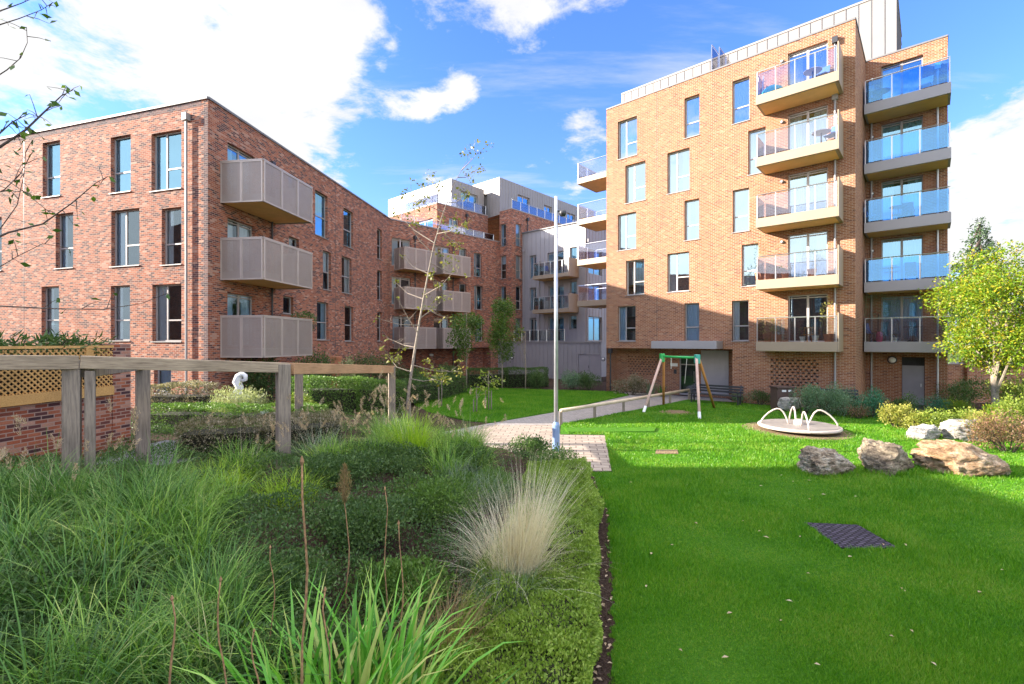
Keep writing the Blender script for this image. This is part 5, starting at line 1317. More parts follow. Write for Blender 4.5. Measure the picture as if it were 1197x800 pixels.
hedge([(-5.3, 22.6, .2), (-4.3, 25.5, .1), (-3.4, 29.0, 0)], 1.3, 1.05, 'leaf_dark', 'long dark hedge bordering the far lawn on its left', 35, 600, .07, 'clipped hedges')
hedge([(-3.0, 32.4, 0), (-.4, 33.0, 0), (2.4, 33.6, 0)], 1.2, 1.25, 'leaf_dark', 'dark hedge behind the young trees at the back of the far lawn', 36, 500, .08, 'clipped hedges')
shrub(gz(-8.1, 14.3), 1.15, .6, 1.15, 'leaf_silver', 'tall silvery green shrub with upright shoots in front of the white statue', 41, 6500, .075, 11, asp=.25, up=1.4)
shrub(gz(-6.5, 14.2), .65, .55, 1.0, 'leaf_lime', 'yellow-green shrub between the silver shrub and the pergola post', 42, 2600, .08, 7)
for i, (x, y, w, h, lab) in enumerate([(-10.6, 20.0, .9, 2.6, 'dark climbing shrub under the left end of the lowest bronze balcony'), (-9.8, 23.0, 1.2, 2.65, 'dark climbing shrub under the right end of the lowest bronze balcony'),
        (-9.2, 26.2, 1.3, 2.6, 'dark shrub against the brick wall beside the terracotta planter'), (-8.5, 30.0, 1.6, 2.75, 'big dark shrub filling the inner corner of the courtyard'), (-7.9, 18.6, 1.2, 1.9, 'dark rounded shrub behind the silver shrub and statue'),
        (-6.6, 30.4, 1.3, 1.7, 'dark shrub below the left bronze balcony of the corner block'), (-4.6, 34.5, 1.3, 1.7, 'dark shrub below the right bronze balcony of the corner block'), (-6.3, 21.4, .8, 1.3, 'dark glossy shrub right of the tall green hedge')]):
    shrub((x, y, .2 if y < 24 else 0), w, .9, h, 'leaf_dark', lab, 50 + i, 4200, .10, 10, group='dark shrubs along the brick blocks')
shrub((-8.4, 24.0, .2), .55, .5, 2.3, 'leaf_silver', 'pale feathery green shrub right of the terracotta planter', 59, 1800, .09, 6)
shrub((1.75, 31.9, 0), 1.05, .9, 1.45, 'leaf_dark', 'round dark shrub before the grey clad wall, left of the lamp post', 61, 3600, .08, 9)
shrub((3.9, 31.0, 0), .85, .8, 1.35, 'leaf_rosemary', 'round green shrub in front of the grey wall, right of the lamp post', 62, 3000, .08, 8)
shrub((5.05, 30.7, 0), .85, .8, 1.3, 'leaf_dark', 'round green shrub in front of the grey double door', 63, 3000, .08, 8)
shrub((7.0, 27.9, 0), 1.1, .7, 1.25, 'leaf_varieg', 'mottled shrub against the tower wall, left of the pierced brick panel', 64, 3600, .08, 9)
clump((8.05, 27.6, 0), 'spiky sword-leaved plant beside the mottled shrub near the entrance', 'grass_blue', 60, .12, 1.1, .05, .5, .8, 65, cat='spiky plant', name='spiky_plant')
clump((8.6, 27.2, 0), 'smaller spiky sword-leaved plant nearer to the swing', 'grass_dark', 40, .1, .9, .05, .5, .8, 66, cat='spiky plant', name='spiky_plant')
# right-hand beds along the tower
def gs(px, Y, *a, z=0.0, **kw): return shrub((ray(px) * Y, Y, z), *a, **kw)
for px, Y, w, h, mat, lab, n, sz in [
    (868, 24.3, .6, .6, 'leaf_rosemary', 'small grey-green shrub right of the long dark bench', 1300, .06), (888, 23.4, .7, .75, 'leaf_dark', 'small dark shrub left of the brown bin', 1500, .06),
    (938, 20.4, .75, 1.35, 'leaf_rosemary', 'grey-green upright shrub right of the brown bin', 3600, .06), (962, 20.2, .8, 1.4, 'leaf_rosemary', 'grey-green upright shrub behind the black bench', 3600, .06),
    (990, 19.9, .8, 1.3, 'leaf_rosemary', 'grey-green upright shrub at the foot of the tower corner', 3400, .06), (1018, 19.6, .8, 1.3, 'leaf_teal', 'dark green shrub just left of the grey gate', 3400, .06),
    (1046, 19.5, .8, 1.15, 'leaf_dark', 'dark shrub in front of the grey gate', 3000, .06), (1094, 19.6, .8, 1.0, 'leaf_teal', 'blue-green low conifer right of the grey gate', 3000, .05),
    (1118, 19.0, .7, .85, 'leaf_autumn', 'brownish rounded mound beside the blue-green conifer', 2400, .05), (1128, 22.6, 1.7, 1.55, 'leaf_dark', 'wide dark shrub in front of the boundary wall', 4200, .08)]:
    gs(px, Y, w, w * .8, h, mat, lab, int(px), n, sz, 8, group='shrubs below the tower', up=.9)
shrub((14.1, 19.3, 0), .5, .35, .55, 'leaf_red', 'low reddish plants under the black bench', 77, 900, .05, 6)
for px, Y, w, h, mat, lab, n, sz in [
    (1048, 17.2, .75, .95, 'leaf_yellow', 'pale yellow shrub at the left end of the sunlit bed', 3200, .07), (1070, 16.6, .6, .75, 'leaf_yellow', 'yellow shrub just behind the small white boulder', 2400, .07),
    (1097, 16.2, .8, .85, 'leaf_lime', 'lime green shrub above the small white boulder', 3200, .07), (1130, 16.0, .9, .95, 'leaf_lime', 'lime green shrub behind the broad tan boulder', 3400, .07),
    (1150, 14.9, .9, 1.0, 'leaf_yellow', 'yellow-green shrub between the tree trunk and the tan boulder', 3400, .07), (1180, 13.4, .95, 1.15, 'leaf_red', 'russet leaved shrub at the right edge beside the tan boulder', 4200, .06),
    (1196, 15.4, 1.0, 1.45, 'leaf_lime', 'tall lime green shrub at the right edge of the picture', 3600, .08), (1192, 18.6, 1.0, 2.1, 'leaf_lime', 'tall leafy green shrub behind the yellow tree, at the right edge', 3400, .09), (1172, 17.2, .8, 1.0, 'leaf_autumn', 'orange tinted shrub at the foot of the yellow tree', 2600, .07)]:
    gs(px, Y, w, w * .8, h, mat, lab, int(px) + 3, n, sz, 9, group='shrubs in the sunlit bed')

# ================================================================== trees
def tree(loc, trunk_pts, r0, lobes, n, size, mat, bark, label, seed, name='garden_tree', group=None, shell=.7, limbs=10, cat='tree', up=-.1, tufts=None):
    e = empty(name, loc, label, cat, group); m = MB()
    rr = [r0 * (1 - .75 * i / (len(trunk_pts) - 1)) for i in range(len(trunk_pts))]; m.tube(trunk_pts, rr, 9); m.build('trunk', M[bark], e, smooth=True)
    m = MB(); r_ = random.Random(seed)
    for i in range(limbs):
        c, rad = lobes[i % len(lobes)]
        k = r_.randrange(len(trunk_pts) // 3, len(trunk_pts) - 1); a = Vector(trunk_pts[k]).lerp(Vector(trunk_pts[k + 1]), r_.random())
        t = Vector(c) + Vector((r_.uniform(-.6, .6) * rad[0], r_.uniform(-.6, .6) * rad[1], r_.uniform(-.3, .7) * rad[2])); mid = a.lerp(t, .5) + Vector((0, 0, .12 * (t - a).length))
        m.tube([a, mid, t], [r0 * .35, r0 * .22, r0 * .08], 5)
        for j in range(3):
            q = mid.lerp(t, r_.random()); m.tube([q, q + Vector((r_.uniform(-1, 1), r_.uniform(-1, 1), r_.uniform(-.2, .9))) * rad[0] * .5], [r0 * .12, r0 * .03], 4)
    m.build('branches', M[bark], e)
    V, Q = leaf_cloud(lobes, n, size, seed, shell, .5, up); np_obj('crown', V, Q, M[mat], e)
    return e
def crown_lobes(c, rx, rz, k, seed, s=(.26, .42)):
    r_ = random.Random(seed); out = []
    for i in range(k):
        a = r_.uniform(0, 6.28); t = r_.uniform(-1, 1); rr = math.sqrt(max(0, 1 - t * t)) * r_.uniform(.35, .85); f = r_.uniform(*s)
        out.append(((c[0] + rx * rr * math.cos(a), c[1] + rx * rr * math.sin(a), c[2] + rz * t * .75), (rx * f * r_.uniform(.8, 1.2), rx * f * r_.uniform(.8, 1.2), rz * f * r_.uniform(.6, .9))))
    return out
Y = 18.6; tx = ray(1163) * Y
tree((tx, Y, 0), [(0, 0, -.1), (.02, 0, .8), (-.03, .02, 1.7), (.05, 0, 2.8), (.02, 0, 4.6)], .15, crown_lobes((.15, 0, 4.35), 2.35, 2.7, 42, 5, (.22, .36)), 32000, .105, 'leaf_autumn', 'bark_pale', 'spreading tree turning yellow and orange right of the tower', 5, group=None, limbs=26, up=-.2)
e = None
Y = 44.0; tx = ray(1144) * Y
r_ = random.Random(9); cl = []
for i in range(26):
    t = i / 25; z = 4 + 10.4 * t; rr = (1 - t) * 3.7 + .4
    for j in range(3): a = r_.uniform(0, 6.28); cl.append(((math.cos(a) * rr * .65, math.sin(a) * rr * .65, z + r_.uniform(-.3, .3)), (rr * .55, rr * .55, .38)))
tree((tx, Y, 0), [(0, 0, -.1), (0, 0, 5), (.1, 0, 10), (.1, 0, 14.2)], .3, cl, 11000, .24, 'leaf_conifer', 'bark_dark', 'tall dark conifer standing far behind the boundary wall', 9, 'conifer_tree', None, .7, 20)
YG = 'young trees on the far lawn'
c = g(545, 458); tree(c, [(0, 0, -.1), (.02, 0, 1.0), (0, 0, 2.2), (.05, 0, 3.4), (.03, 0, 5.0)], .055, crown_lobes((0, 0, 3.55), 1.25, 1.7, 18, 21, (.26, .42)), 3600, .13, 'leaf_tree', 'bark_pale', 'young tree with a thin dark crown, left of the denser one', 21, group=YG)
c = g(587, 455); lb = crown_lobes((0, 0, 3.9), 1.35, 2.3, 20, 22, (.26, .42)); tree(c, [(0, 0, -.1), (.0, 0, 1.2), (.03, 0, 2.6), (.0, 0, 4.0), (.05, 0, 6.0)], .06, lb, 5600, .13, 'leaf_tree', 'bark_pale', 'denser young tree with a dark oval crown before the brick corner', 22, group=YG)
c = g(614, 456); tree(c, [(0, 0, -.1), (.03, 0, 1.2), (-.02, 0, 2.6), (.03, 0, 3.8)], .05, crown_lobes((-.5, 0, 3.3), .8, .8, 6, 23), 110, .12, 'leaf_birch', 'bark_pale', 'nearly bare slim young tree left of the lamp post', 23, group=YG, limbs=9)
def staked(px, py, top, label, seed, n, spread, stakes=2):
    c = g(px, py); k = F / c.y; H_ = HC - (top - CY) / k
    e = tree(c, [(0, 0, -.05), (.02, 0, H_ * .5), (-.02, .02, H_ * .8), (.03, 0, H_)], .035, crown_lobes((.1, 0, H_ * .82), spread, H_ * .25, 7, seed, (.3, .5)), n, .15, 'leaf_lime', 'bark_pale', label, seed, 'staked_sapling', YG, limbs=7)
    for i in range(stakes): m = MB(); x = .13 * (-1 if i == 0 else 1); m.bar((x, .05, -.1), (x, .05, H_ * .5), .05, .05); m.build('stake', M['post_wood'], e)
staked(516, 476, 430, 'short staked sapling with lime leaves, nearest to the tall bare birch', 24, 60, .55, 1)
staked(571, 480, 434, 'short double-staked sapling with drooping lime leaves, in the middle of the far lawn', 25, 120, .75, 2)
staked(557, 483, 452, 'smallest lime-leaved sapling with one stake at the near edge of the far lawn', 26, 50, .4, 1)
# tall thin birch beside the pergola end
Yb = 14.4; bp = [(474, 492), (478, 455), (484, 415), (491, 372), (499, 328), (507, 288), (517, 252), (530, 216), (546, 188)]
b0 = at(474, 492, Yb); b0.z = hb(b0.x, Yb) - .05; pts = [at(x, y, Yb + .12 * i) - b0 for i, (x, y) in enumerate(bp)]; pts[0] = Vector((0, 0, -.1))
e = empty('birch_tree', b0, 'tall slender nearly bare birch with sparse yellow leaves, beside the last pergola post', 'tree')
m = MB(); m.tube(pts, [.056, .048, .040, .033, .027, .021, .015, .010, .005], 8); m.build('trunk', M['bark_pale'], e, smooth=True)
m = MB(); LP = []; r_ = random.Random(31)
for (i, t, ex, ey, yo) in [(1, .3, 520, 442, -.2), (1, .7, 535, 435, .2), (1, .5, 455, 418, .1), (2, .2, 452, 395, .2), (2, .6, 465, 350, -.2), (3, .0, 520, 350, .2), (3, .5, 462, 330, .2), (3, .6, 532, 316, -.3), (4, .2, 470, 300, .1), (4, .5, 545, 322, .3), (4, .8, 478, 262, -.1), (5, .1, 462, 248, .2), (5, .4, 545, 262, -.2), (5, .8, 490, 235, .2), (6, .1, 478, 224, -.2), (6, .4, 545, 228, .1), (6, .8, 500, 215, .2), (7, .3, 556, 200, .1), (7, .6, 560, 178, .0), (5, .6, 535, 285, .3), (2, .8, 440, 372, -.3), (3, .3, 525, 372, .3)]:
    a = pts[i].lerp(pts[i + 1], t); q = at(ex, ey, Yb + .1 * i + yo * 3) - b0; mid = a.lerp(q, .5) + Vector((r_.uniform(-.1, .1), r_.uniform(-.1, .1), -.08))
    m.tube([a, mid, q], [.018, .012, .004], 5)
    for j in range(5):
        s0 = a.lerp(q, r_.uniform(.35, .95)); e0 = s0 + Vector((r_.uniform(-.4, .4), r_.uniform(-.3, .3), r_.uniform(-.1, .45))); m.tube([s0, e0], [.006, .002], 4)
        if i != 2 and not (i in (3, 4) and ex < 480): LP.append((e0, .13 if i < 3 else .12))
    LP.append((q, .20 if i > 4 or i == 1 else .10))
m.build('branches', M['bark_pale'], e)
V, Q = leaf_cloud([(tuple(p_), (s_, s_, s_ * .8)) for p_, s_ in LP], 900, .10, 33, .95, .6, -.3); np_obj('crown', V, Q, M['leaf_birch'], e)
m = MB(); m.bar((.16, -.05, -.2), (.14, -.05, .95), .06, .06); m.build('stake', M['post_wood'], e)
# tree out of view on the left whose branches reach into the picture
t0 = Vector((-7.3, 4.9, 0)); t0.z = hb(t0.x, t0.y) - .1
e = empty('garden_tree', t0, 'bare tree at the left edge, thin twigs and last leaves hanging across the brickwork', 'tree')
m = MB(); m.tube([(0, 0, -.2), (.05, 0, 1.5), (.02, .05, 3.2), (.1, 0, 5.0), (.15, 0, 7.2)], [.14, .12, .10, .07, .03], 9); m.build('trunk', M['bark_dark'], e, smooth=True)
m = MB(); LV = []; r_ = random.Random(17)
def br(pp, Yr, r0, lf):
    pts = [at(x, y, Yr + .05 * i) - t0 for i, (x, y) in enumerate(pp)]
    k = len(pts); m.tube(pts, [max(.003, r0 * (1 - .85 * i / (k - 1))) for i in range(k)], 6)
    for i in range(lf):
        j = r_.randrange(1, k - 1) if k > 2 else 0; a = pts[j].lerp(pts[j + 1], r_.random()) if j + 1 < k else pts[j]
        d = Vector((r_.uniform(-.6, 1), r_.uniform(-.6, .6), r_.uniform(-.7, .9))).normalized(); L_ = r_.uniform(.04, .22); q = a + d * L_
        m.tube([a, a.lerp(q, .5) + Vector((0, 0, .01)), q], [.004, .003, .0015], 4); LV.append(q)
    LV.append(pts[-1])
br([(-190, 260), (-60, 200), (0, 172), (30, 152), (55, 128), (72, 112), (86, 105)], 4.7, .018, 20)
br([(-60, 200), (-10, 165), (14, 143), (34, 133), (50, 138)], 4.75, .010, 16)
br([(-190, 40), (-40, 30), (0, 13), (25, 4), (60, -12)], 4.8, .012, 5)
br([(-60, 32), (0, 29), (22, 22), (48, 12), (62, 3)], 4.7, .008, 8)
br([(-90, 130), (-20, 100), (8, 82), (24, 68), (32, 50), (31, 32)], 4.6, .008, 5)
br([(-150, 330), (-40, 295), (10, 272), (50, 262), (85, 237), (112, 214), (127, 206)], 4.7, .013, 12)
br([(-150, 380), (-60, 345), (0, 358), (60, 361), (120, 362), (165, 355), (196, 343)], 4.6, .010, 7)
br([(-120, 260), (-30, 240), (5, 222), (22, 206), (38, 178)], 4.8, .009, 8)
br([(-40, 300), (0, 268), (20, 240), (28, 205), (30, 178)], 4.9, .007, 9)
br([(-80, 220), (-20, 205), (10, 212), (30, 226), (60, 250)], 4.6, .007, 6)
br([(-60, 330), (-10, 318), (20, 300), (50, 285), (80, 290)], 4.6, .006, 5)
m.tube([Vector((.1, 0, 5.0)), at(-190, 40, 4.8) - t0], [.05, .014], 6); m.tube([Vector((.03, .05, 3.4)), at(-190, 260, 4.7) - t0, at(-60, 200, 4.75) - t0], [.05, .02, .012], 6)
m.tube([Vector((.04, .03, 2.6)), at(-150, 330, 4.7) - t0], [.05, .014], 6); m.tube([Vector((.05, 0, 2.2)), at(-150, 380, 4.6) - t0], [.04, .011], 6); m.tube([Vector((.06, 0, 4.2)), at(-120, 180, 4.7) - t0, at(-90, 130, 4.6) - t0], [.04, .02, .009], 6); m.tube([Vector((.04, 0, 3.0)), at(-120, 260, 4.8) - t0], [.04, .01], 6)
m.build('branches', M['bark_dark'], e)
rng = np.random.default_rng(5); V, Q = leaf_quads(np.array([tuple(q) for q in LV]), .075, rng, None, .55, -.6); np_obj('leaves', V, Q, M['leaf_tree'], e)
# bamboo-like foliage spilling over the trellis
for i, (u, lab) in enumerate([(1.5, 'long-leaved dark green plant spilling over the trellis at the left edge'), (3.0, 'long-leaved dark green plant spilling over the middle of the trellis'), (4.5, 'low long-leaved plant at the right end of the trellis')]):
    q = WPL.w3(u, -.5, 2.8); e = empty('bamboo_plant', q, lab, 'plant', 'plants above the trellis')
    V, Q = leaf_cloud([((0, 0, .25 - i * .05), (.55, .9, .36 - i * .06)), ((.1, .5, .2), (.45, .7, .25))], 900, .19, 70 + i, .8, .18, -.1); np_obj('foliage', V, Q, M['leaf_dark'], e)
    m = MB()
    for j in range(7): m.tube([(r_.uniform(-.2, .2), r_.uniform(-.6, .6), -.4), (r_.uniform(-.4, .4), r_.uniform(-.7, .7), .35)], .012, 5)
    m.build('stems', M['stem'], e)

# ================================================================== the planting bed
pts = [(float(Xb(y)) - .74, y, hb(float(Xb(y)) - .74, y) - .05) for y in (2.2, 3.2, 4.3, 5.4, 6.5, 7.6, 8.7, 9.8, 10.6)]
hd = hedge(pts, 1.30, .46, 'leaf_box', 'low bushy box hedge edging the near lawn in the foreground', 81, 5200, .036, 'clipped hedges', lump=.075)
shrub((float(Xb(11.0)) - .75, 11.1, .05), .75, .6, .62, 'leaf_hedge', 'rounded dark shrub at the far end of the low box hedge, by the lamp post', 82, 4200, .045, 8)
shrub((.35, 12.2, .1), .7, .5, .75, 'leaf_dark', 'spiky dark shrub left of the lamp post foot', 83, 2600, .06, 7, up=1.2)
for i, (px, Y_, w_, h_, mat, lab) in enumerate([(425, 5.9, .75, .62, 'leaf_dark', 'dark mounded small-leaved shrub behind the plumed dry stalk'), (500, 7.2, .85, .6, 'leaf_hedge', 'green mounded shrub left of the pale feather grass'),
        (560, 8.3, .7, .55, 'leaf_hedge', 'green mounded shrub just beyond the pale feather grass'), (345, 4.4, .6, .6, 'leaf_dark', 'dark mounded small-leaved shrub behind the tallest stalk'), (270, 3.3, .62, .62, 'leaf_dark', 'dark twiggy shrub at the bottom left, left of the strap-leaved plant'),
        (450, 9.0, .9, .55, 'leaf_dark', 'dark low shrub before the bright green fountain grass'), (545, 9.7, .6, .7, 'leaf_dark', 'dark shrub between the fountain grass and the paved path'), (470, 4.9, .55, .55, 'leaf_hedge', 'green mounded shrub behind the rust tinted grass'), (395, 7.6, .8, .6, 'leaf_dark', 'dark low shrub left of the plumed dry stalk')]):
    x_ = ray(px) * Y_; shrub((x_, Y_, hb(x_, Y_) - .05), w_, w_ * .9, h_, mat, lab, 210 + i, 9000, .034 + .0015 * Y_, 9, group='mounded shrubs in the bed', up=.5)
# ground cover
rng = np.random.default_rng(21)
N = 210000
y = 2.3 * np.exp(rng.uniform(0, math.log(15.5 / 2.3), N)); x = rng.uniform(-1.15, .20, N) * y
k = (x < Xb(y) - 1.15); x, y = x[k], y[k]
lum = .5 + .5 * np.sin(x * 2.1 + .7) * np.sin(y * 1.7 + x * .6) + .35 * np.sin(x * 5.3) * np.sin(y * 4.7)
k = rng.random(len(x)) < np.clip(.35 + lum, .2, 1); x, y, lum = x[k], y[k], lum[k]
hh = (.10 + .30 * np.clip(lum, 0, 1.3)) * (1 - .5 * rng.random(len(x)) ** 2)
P = np.stack([x, y, hbed(x, y) + hh], 1); V, Q = leaf_quads(P, .040, rng, np.tile([[0, 0, 1.0]], (len(P), 1)), .5, .2, .4)
tag(np_obj('ground_cover', V, Q, M['leaf_dark']), 'dark small-leaved ground cover filling the planting bed', 'ground cover', kind='stuff')
# grass mass
def grass_mass(name, mat, spots, label, seed, n=260, L=.85, w=.007, lean=.45, droop=1.2, heads=0):
    Vs, Qs, k = [], [], 0; HV, HQ, hk = [], [], 0; SV, SQ, sk = [], [], 0
    for i, (x, y) in enumerate(spots):
        s_ = .75 + .5 * ((i * 37) % 11) / 10
        V, Q, t = blades(int(n), .22 * s_, L * s_, w * (1 + .03 * y), lean, droop, seed * 100 + i); V = V + np.array([x, y, hb(x, y) + .02]); Vs.append(V); Qs.append(Q + k); k += len(V)
    e = np_obj(name, np.concatenate(Vs), np.concatenate(Qs), M[mat]); return tag(e, label, 'grass', kind='stuff')
r_ = random.Random(77)
def scat(n, x0, x1, y0, y1, cond=lambda x, y: True):
    out = []
    while len(out) < n:
        x, y = r_.uniform(x0, x1), r_.uniform(y0, y1)
        if cond(x, y) and x < float(Xb(np.array(y))) - 1.3 and x > -1.15 * y: out.append((x, y))
    return out
grass_mass('dark_grass', 'grass_dark', scat(36, -7.0, -1.3, 2.6, 6.6, lambda x, y: x < -.62 * y), 'dark blue-green tangled grass covering the left of the bed', 3, 260, .95, .009, .6, 1.5)
grass_mass('green_grass', 'grass_green', scat(30, -6.5, -.5, 2.8, 12.0, lambda x, y: (x < (-.64 if y < 4.8 else -.5) * y and y < 6.4) or (y > 8.4 and x > -3.6)), 'mid green arching grass through the planting bed', 4, 230, .90, .009, .5, 1.4)
grass_mass('blue_grass', 'grass_blue', scat(9, -3.5, -.3, 4.5, 11.5, lambda x, y: y > 8 or x > -.12 * y), 'greyish fine grass scattered through the bed', 5, 220, .75, .005)
def cl(x, y, lab, *a, **kw): return clump((x, y, hb(x, y)), lab, *a, **kw)
e = cl(.06, 5.65, 'tall pale straw-coloured feather grass in the middle of the foreground bed', 'grass_straw', 620, .17, 1.72, .006, .13, .42, 91)
e.children[0].data.transform(Matrix(((1, 0, .16, 0), (0, 1, 0, 0), (0, 0, 1, 0), (0, 0, 0, 1))))
V, Q, t = blades(900, .26, 1.35, .005, .46, .9, 191); V[:, 0] -= .08; np_obj('blades', V, Q, M['grass_straw'], e)
cl(-.05, 5.05, 'fine grey-green grass drooping below the pale feather grass', 'grass_blue', 700, .25, .75, .005, .45, 1.2, 92)
cl(-.62, 4.35, 'rust and straw tinted grass tuft left of the box hedge', 'grass_rust', 420, .25, .80, .006, .4, .9, 93)
cl(-2.1, 10.0, 'bright green fountain grass with painted-in sun near the tall birch', 'grass_bright', 650, .30, 1.35, .010, .42, 1.0, 94, heads=24)
cl(-1.05, 11.0, 'mid green fountain grass beside the paved path', 'grass_green', 650, .32, 1.10, .010, .42, 1.0, 95, heads=26)
cl(-3.0, 11.3, 'pale green fountain grass with pinkish seed heads behind the bright clump', 'grass_green', 480, .3, 1.0, .010, .42, 1.0, 96, heads=34)
cl(-3.75, 9.2, 'blue-green fountain grass with drooping seed heads at the pergola post', 'grass_blue', 480, .32, .95, .009, .45, 1.1, 97, heads=34)
cl(-4.4, 6.9, 'lime grass tuft with painted-in sunlight in the left of the bed', 'grass_bright', 700, .45, .65, .008, .55, 1.2, 98)
cl(-3.1, 6.6, 'bright yellow-green grass tuft right of the lime one', 'grass_bright', 420, .35, .65, .008, .5, 1.2, 99)
cl(-5.6, 5.9, 'dark fountain grass with buff seed heads below the left pergola post', 'grass_dark', 520, .35, .95, .009, .45, 1.1, 100, heads=20)
cl(-4.5, 7.9, 'fountain grass with two slanting seed heads right of the second pergola post', 'grass_green', 420, .3, .9, .009, .45, 1.1, 101, heads=12)
cl(-2.6, 4.1, 'loose dark grass clump left of the strap-leaved plant', 'grass_dark', 420, .3, .85, .009, .6, 1.2, 102)
# strap-leaved plant with dry stalks
e = cl(-1.1, 3.0, 'big strap-leaved plant with bright green blades in the near foreground', 'iris', 460, .50, 1.30, .040, .36, .85, 103, cat='strap-leaved plant', name='strap_leaf_plant')
def stalk(px, yt, yb, Y, lab, r=.011, plume=False, seed=0):
    a = at(px + 4, yb, Y); a.z = max(hb(a.x, a.y) - .05, a.z - .4); t = at(px, yt, Y); e = empty('dry_stalk', a, lab, 'dry stalk', 'dry flower stalks')
    d = t - a; m = MB(); r *= .72; k_ = rnd.uniform(-1, 1); m.tube([(0, 0, 0)] + [d * (t / 8) + Vector((.022 * math.sin(t * .8 + k_ * 3) + rnd.uniform(-.006, .006), rnd.uniform(-.006, .006), 0)) for t in range(1, 8)] + [d], [r * (1 - .05 * t) * rnd.uniform(.85, 1.15) for t in range(9)], 7); m.build('stem', M['stalk'], e, smooth=True)
    if plume:
        rng = np.random.default_rng(seed); t_ = rng.random(1500); P = np.array(d)[None] + np.stack([np.zeros(1500), np.zeros(1500), (t_ - .75) * .36], 1) + rng.normal(0, 1, (1500, 3)) * (.028 * np.sin(np.clip(t_, .04, .96) * 3.14))[:, None]
        V, Q = leaf_quads(P, .035, rng, np.tile([[0, 0, 1.0]], (1500, 1)), .12, .8, .8); np_obj('plume', V, Q, M['grass_rust'], e)
    else:
        m = MB(); m.tube([d * .985, d * 1.0, d * 1.02], [r * .5, r * 1.5, r * .4], 6); m.build('tip', M['stalk'], e)
stalk(353, 540, 800, 2.9, 'tallest straight dry flower stalk, rising above the strap-leaved plant', .013)
stalk(403, 556, 690, 4.6, 'dry stalk with a feathery orange plume at its top', .011, True, 4)
stalk(450, 572, 700, 4.2, 'thin pale dry stalk right of the plumed one', .009)
stalk(466, 612, 740, 3.6, 'reddish dry stalk right of the thin pale one', .010)
stalk(201, 700, 800, 2.6, 'short rusty dry stalk at the bottom left of the picture', .010)
stalk(258, 678, 790, 2.8, 'green-brown stalk left of the strap-leaved plant', .009)
stalk(297, 738, 800, 2.7, 'short rusty stalk among the strap leaves', .008)
stalk(380, 690, 800, 2.8, 'brown stalk leaning beside the tallest stalk', .010)
stalk(316, 640, 700, 3.4, 'slim reddish stalk behind the strap-leaved plant', .007)

# ================================================================== light, sky, camera
w = bpy.data.worlds.new('World'); scene.world = w; w.use_nodes = True; nt = w.node_tree; nt.nodes.clear()
def N_(t, **k):
    n = nt.nodes.new(t)
    for a, v in k.items(): setattr(n, a, v)
    return n
def MA(op, a, b=0.0, clamp=False):
    n = N_('ShaderNodeMath', operation=op, use_clamp=clamp)
    for i, v in enumerate((a, b)):
        if isinstance(v, (int, float)): n.inputs[i].default_value = v
        else: nt.links.new(v, n.inputs[i])
    return n.outputs[0]
EL = R(20.0); az = math.atan2(-SUNDIR.x, -SUNDIR.y)
sky = N_('ShaderNodeTexSky', sky_type='NISHITA', sun_disc=False, sun_elevation=EL, sun_rotation=az, air_density=1.0, dust_density=.6, ozone_density=2.5)
tc = N_('ShaderNodeTexCoord'); sep = N_('ShaderNodeSeparateXYZ'); nt.links.new(tc.outputs['Generated'], sep.inputs[0])
dx, dy, dz = sep.outputs
zz = MA('ADD', MA('MAXIMUM', dz, 0.0), .16)
cmb = N_('ShaderNodeCombineXYZ'); nt.links.new(MA('DIVIDE', dx, zz), cmb.inputs[0]); nt.links.new(MA('DIVIDE', dy, zz), cmb.inputs[1]); cmb.inputs[2].default_value = 3.7
def wn(scale, detail, rough, off):
    mp = N_('ShaderNodeMapping'); mp.inputs['Location'].default_value = off; nt.links.new(cmb.outputs[0], mp.inputs[0])
    n = N_('ShaderNodeTexNoise'); n.inputs['Scale'].default_value = scale; n.inputs['Detail'].default_value = detail; n.inputs['Roughness'].default_value = rough; n.inputs['Distortion'].default_value = .25
    nt.links.new(mp.outputs[0], n.inputs['Vector']); return n.outputs['Fac']
def blob(px, py, sig, amp):
    d = Vector((ray(px), 1, -(py - CY) / F)).normalized(); v = N_('ShaderNodeVectorMath', operation='DOT_PRODUCT'); nt.links.new(tc.outputs['Generated'], v.inputs[0]); v.inputs[1].default_value = d
    return MA('MULTIPLY', MA('EXPONENT', MA('MULTIPLY', MA('SUBTRACT', v.outputs['Value'], 1.0), 1 / sig ** 2)), amp)
cov = MA('ADD', MA('MULTIPLY', wn(1.6, 9, .62, (2.3, .7, 0)), .85), MA('MULTIPLY', wn(5.0, 8, .66, (5, 1, 0)), .62)); cov = MA('SUBTRACT', cov, .235)
for a in [(120, 90, .34, .13), (330, 50, .14, .12), (405, 30, .05, .12), (390, 95, .05, .06), (330, 150, .08, .08), (462, 129, .022, .16), (495, 120, .024, .18), (528, 110, .024, .18), (556, 101, .022, .15), (460, 55, .012, .12), (448, 80, .010, .10), (610, 6, .05, .16), (730, 8, .07, .16), (1160, 170, .13, .24), (1180, 260, .16, .2), (670, 180, .08, .08), (860, 60, .16, -.24), (480, 50, .06, -.12), (620, 80, .06, -.14), (440, 190, .10, -.20), (560, 170, .07, -.10), (250, 30, .02, -.12), (155, 70, .025, -.08), (1130, 30, .14, -.26), (960, -60, .25, -.2)]:
    cov = MA('ADD', cov, blob(*a))
back = N_('ShaderNodeMapRange', interpolation_type='SMOOTHSTEP'); nt.links.new(dy, back.inputs[0]); back.inputs[1].default_value = .25; back.inputs[2].default_value = -.45
low = N_('ShaderNodeMapRange', interpolation_type='SMOOTHSTEP'); nt.links.new(dz, low.inputs[0]); low.inputs[1].default_value = .50; low.inputs[2].default_value = .28
bk_ = MA('MULTIPLY', back.outputs[0], low.outputs[0]); hi_ = MA('MULTIPLY', back.outputs[0], MA('SUBTRACT', 1.0, low.outputs[0]))
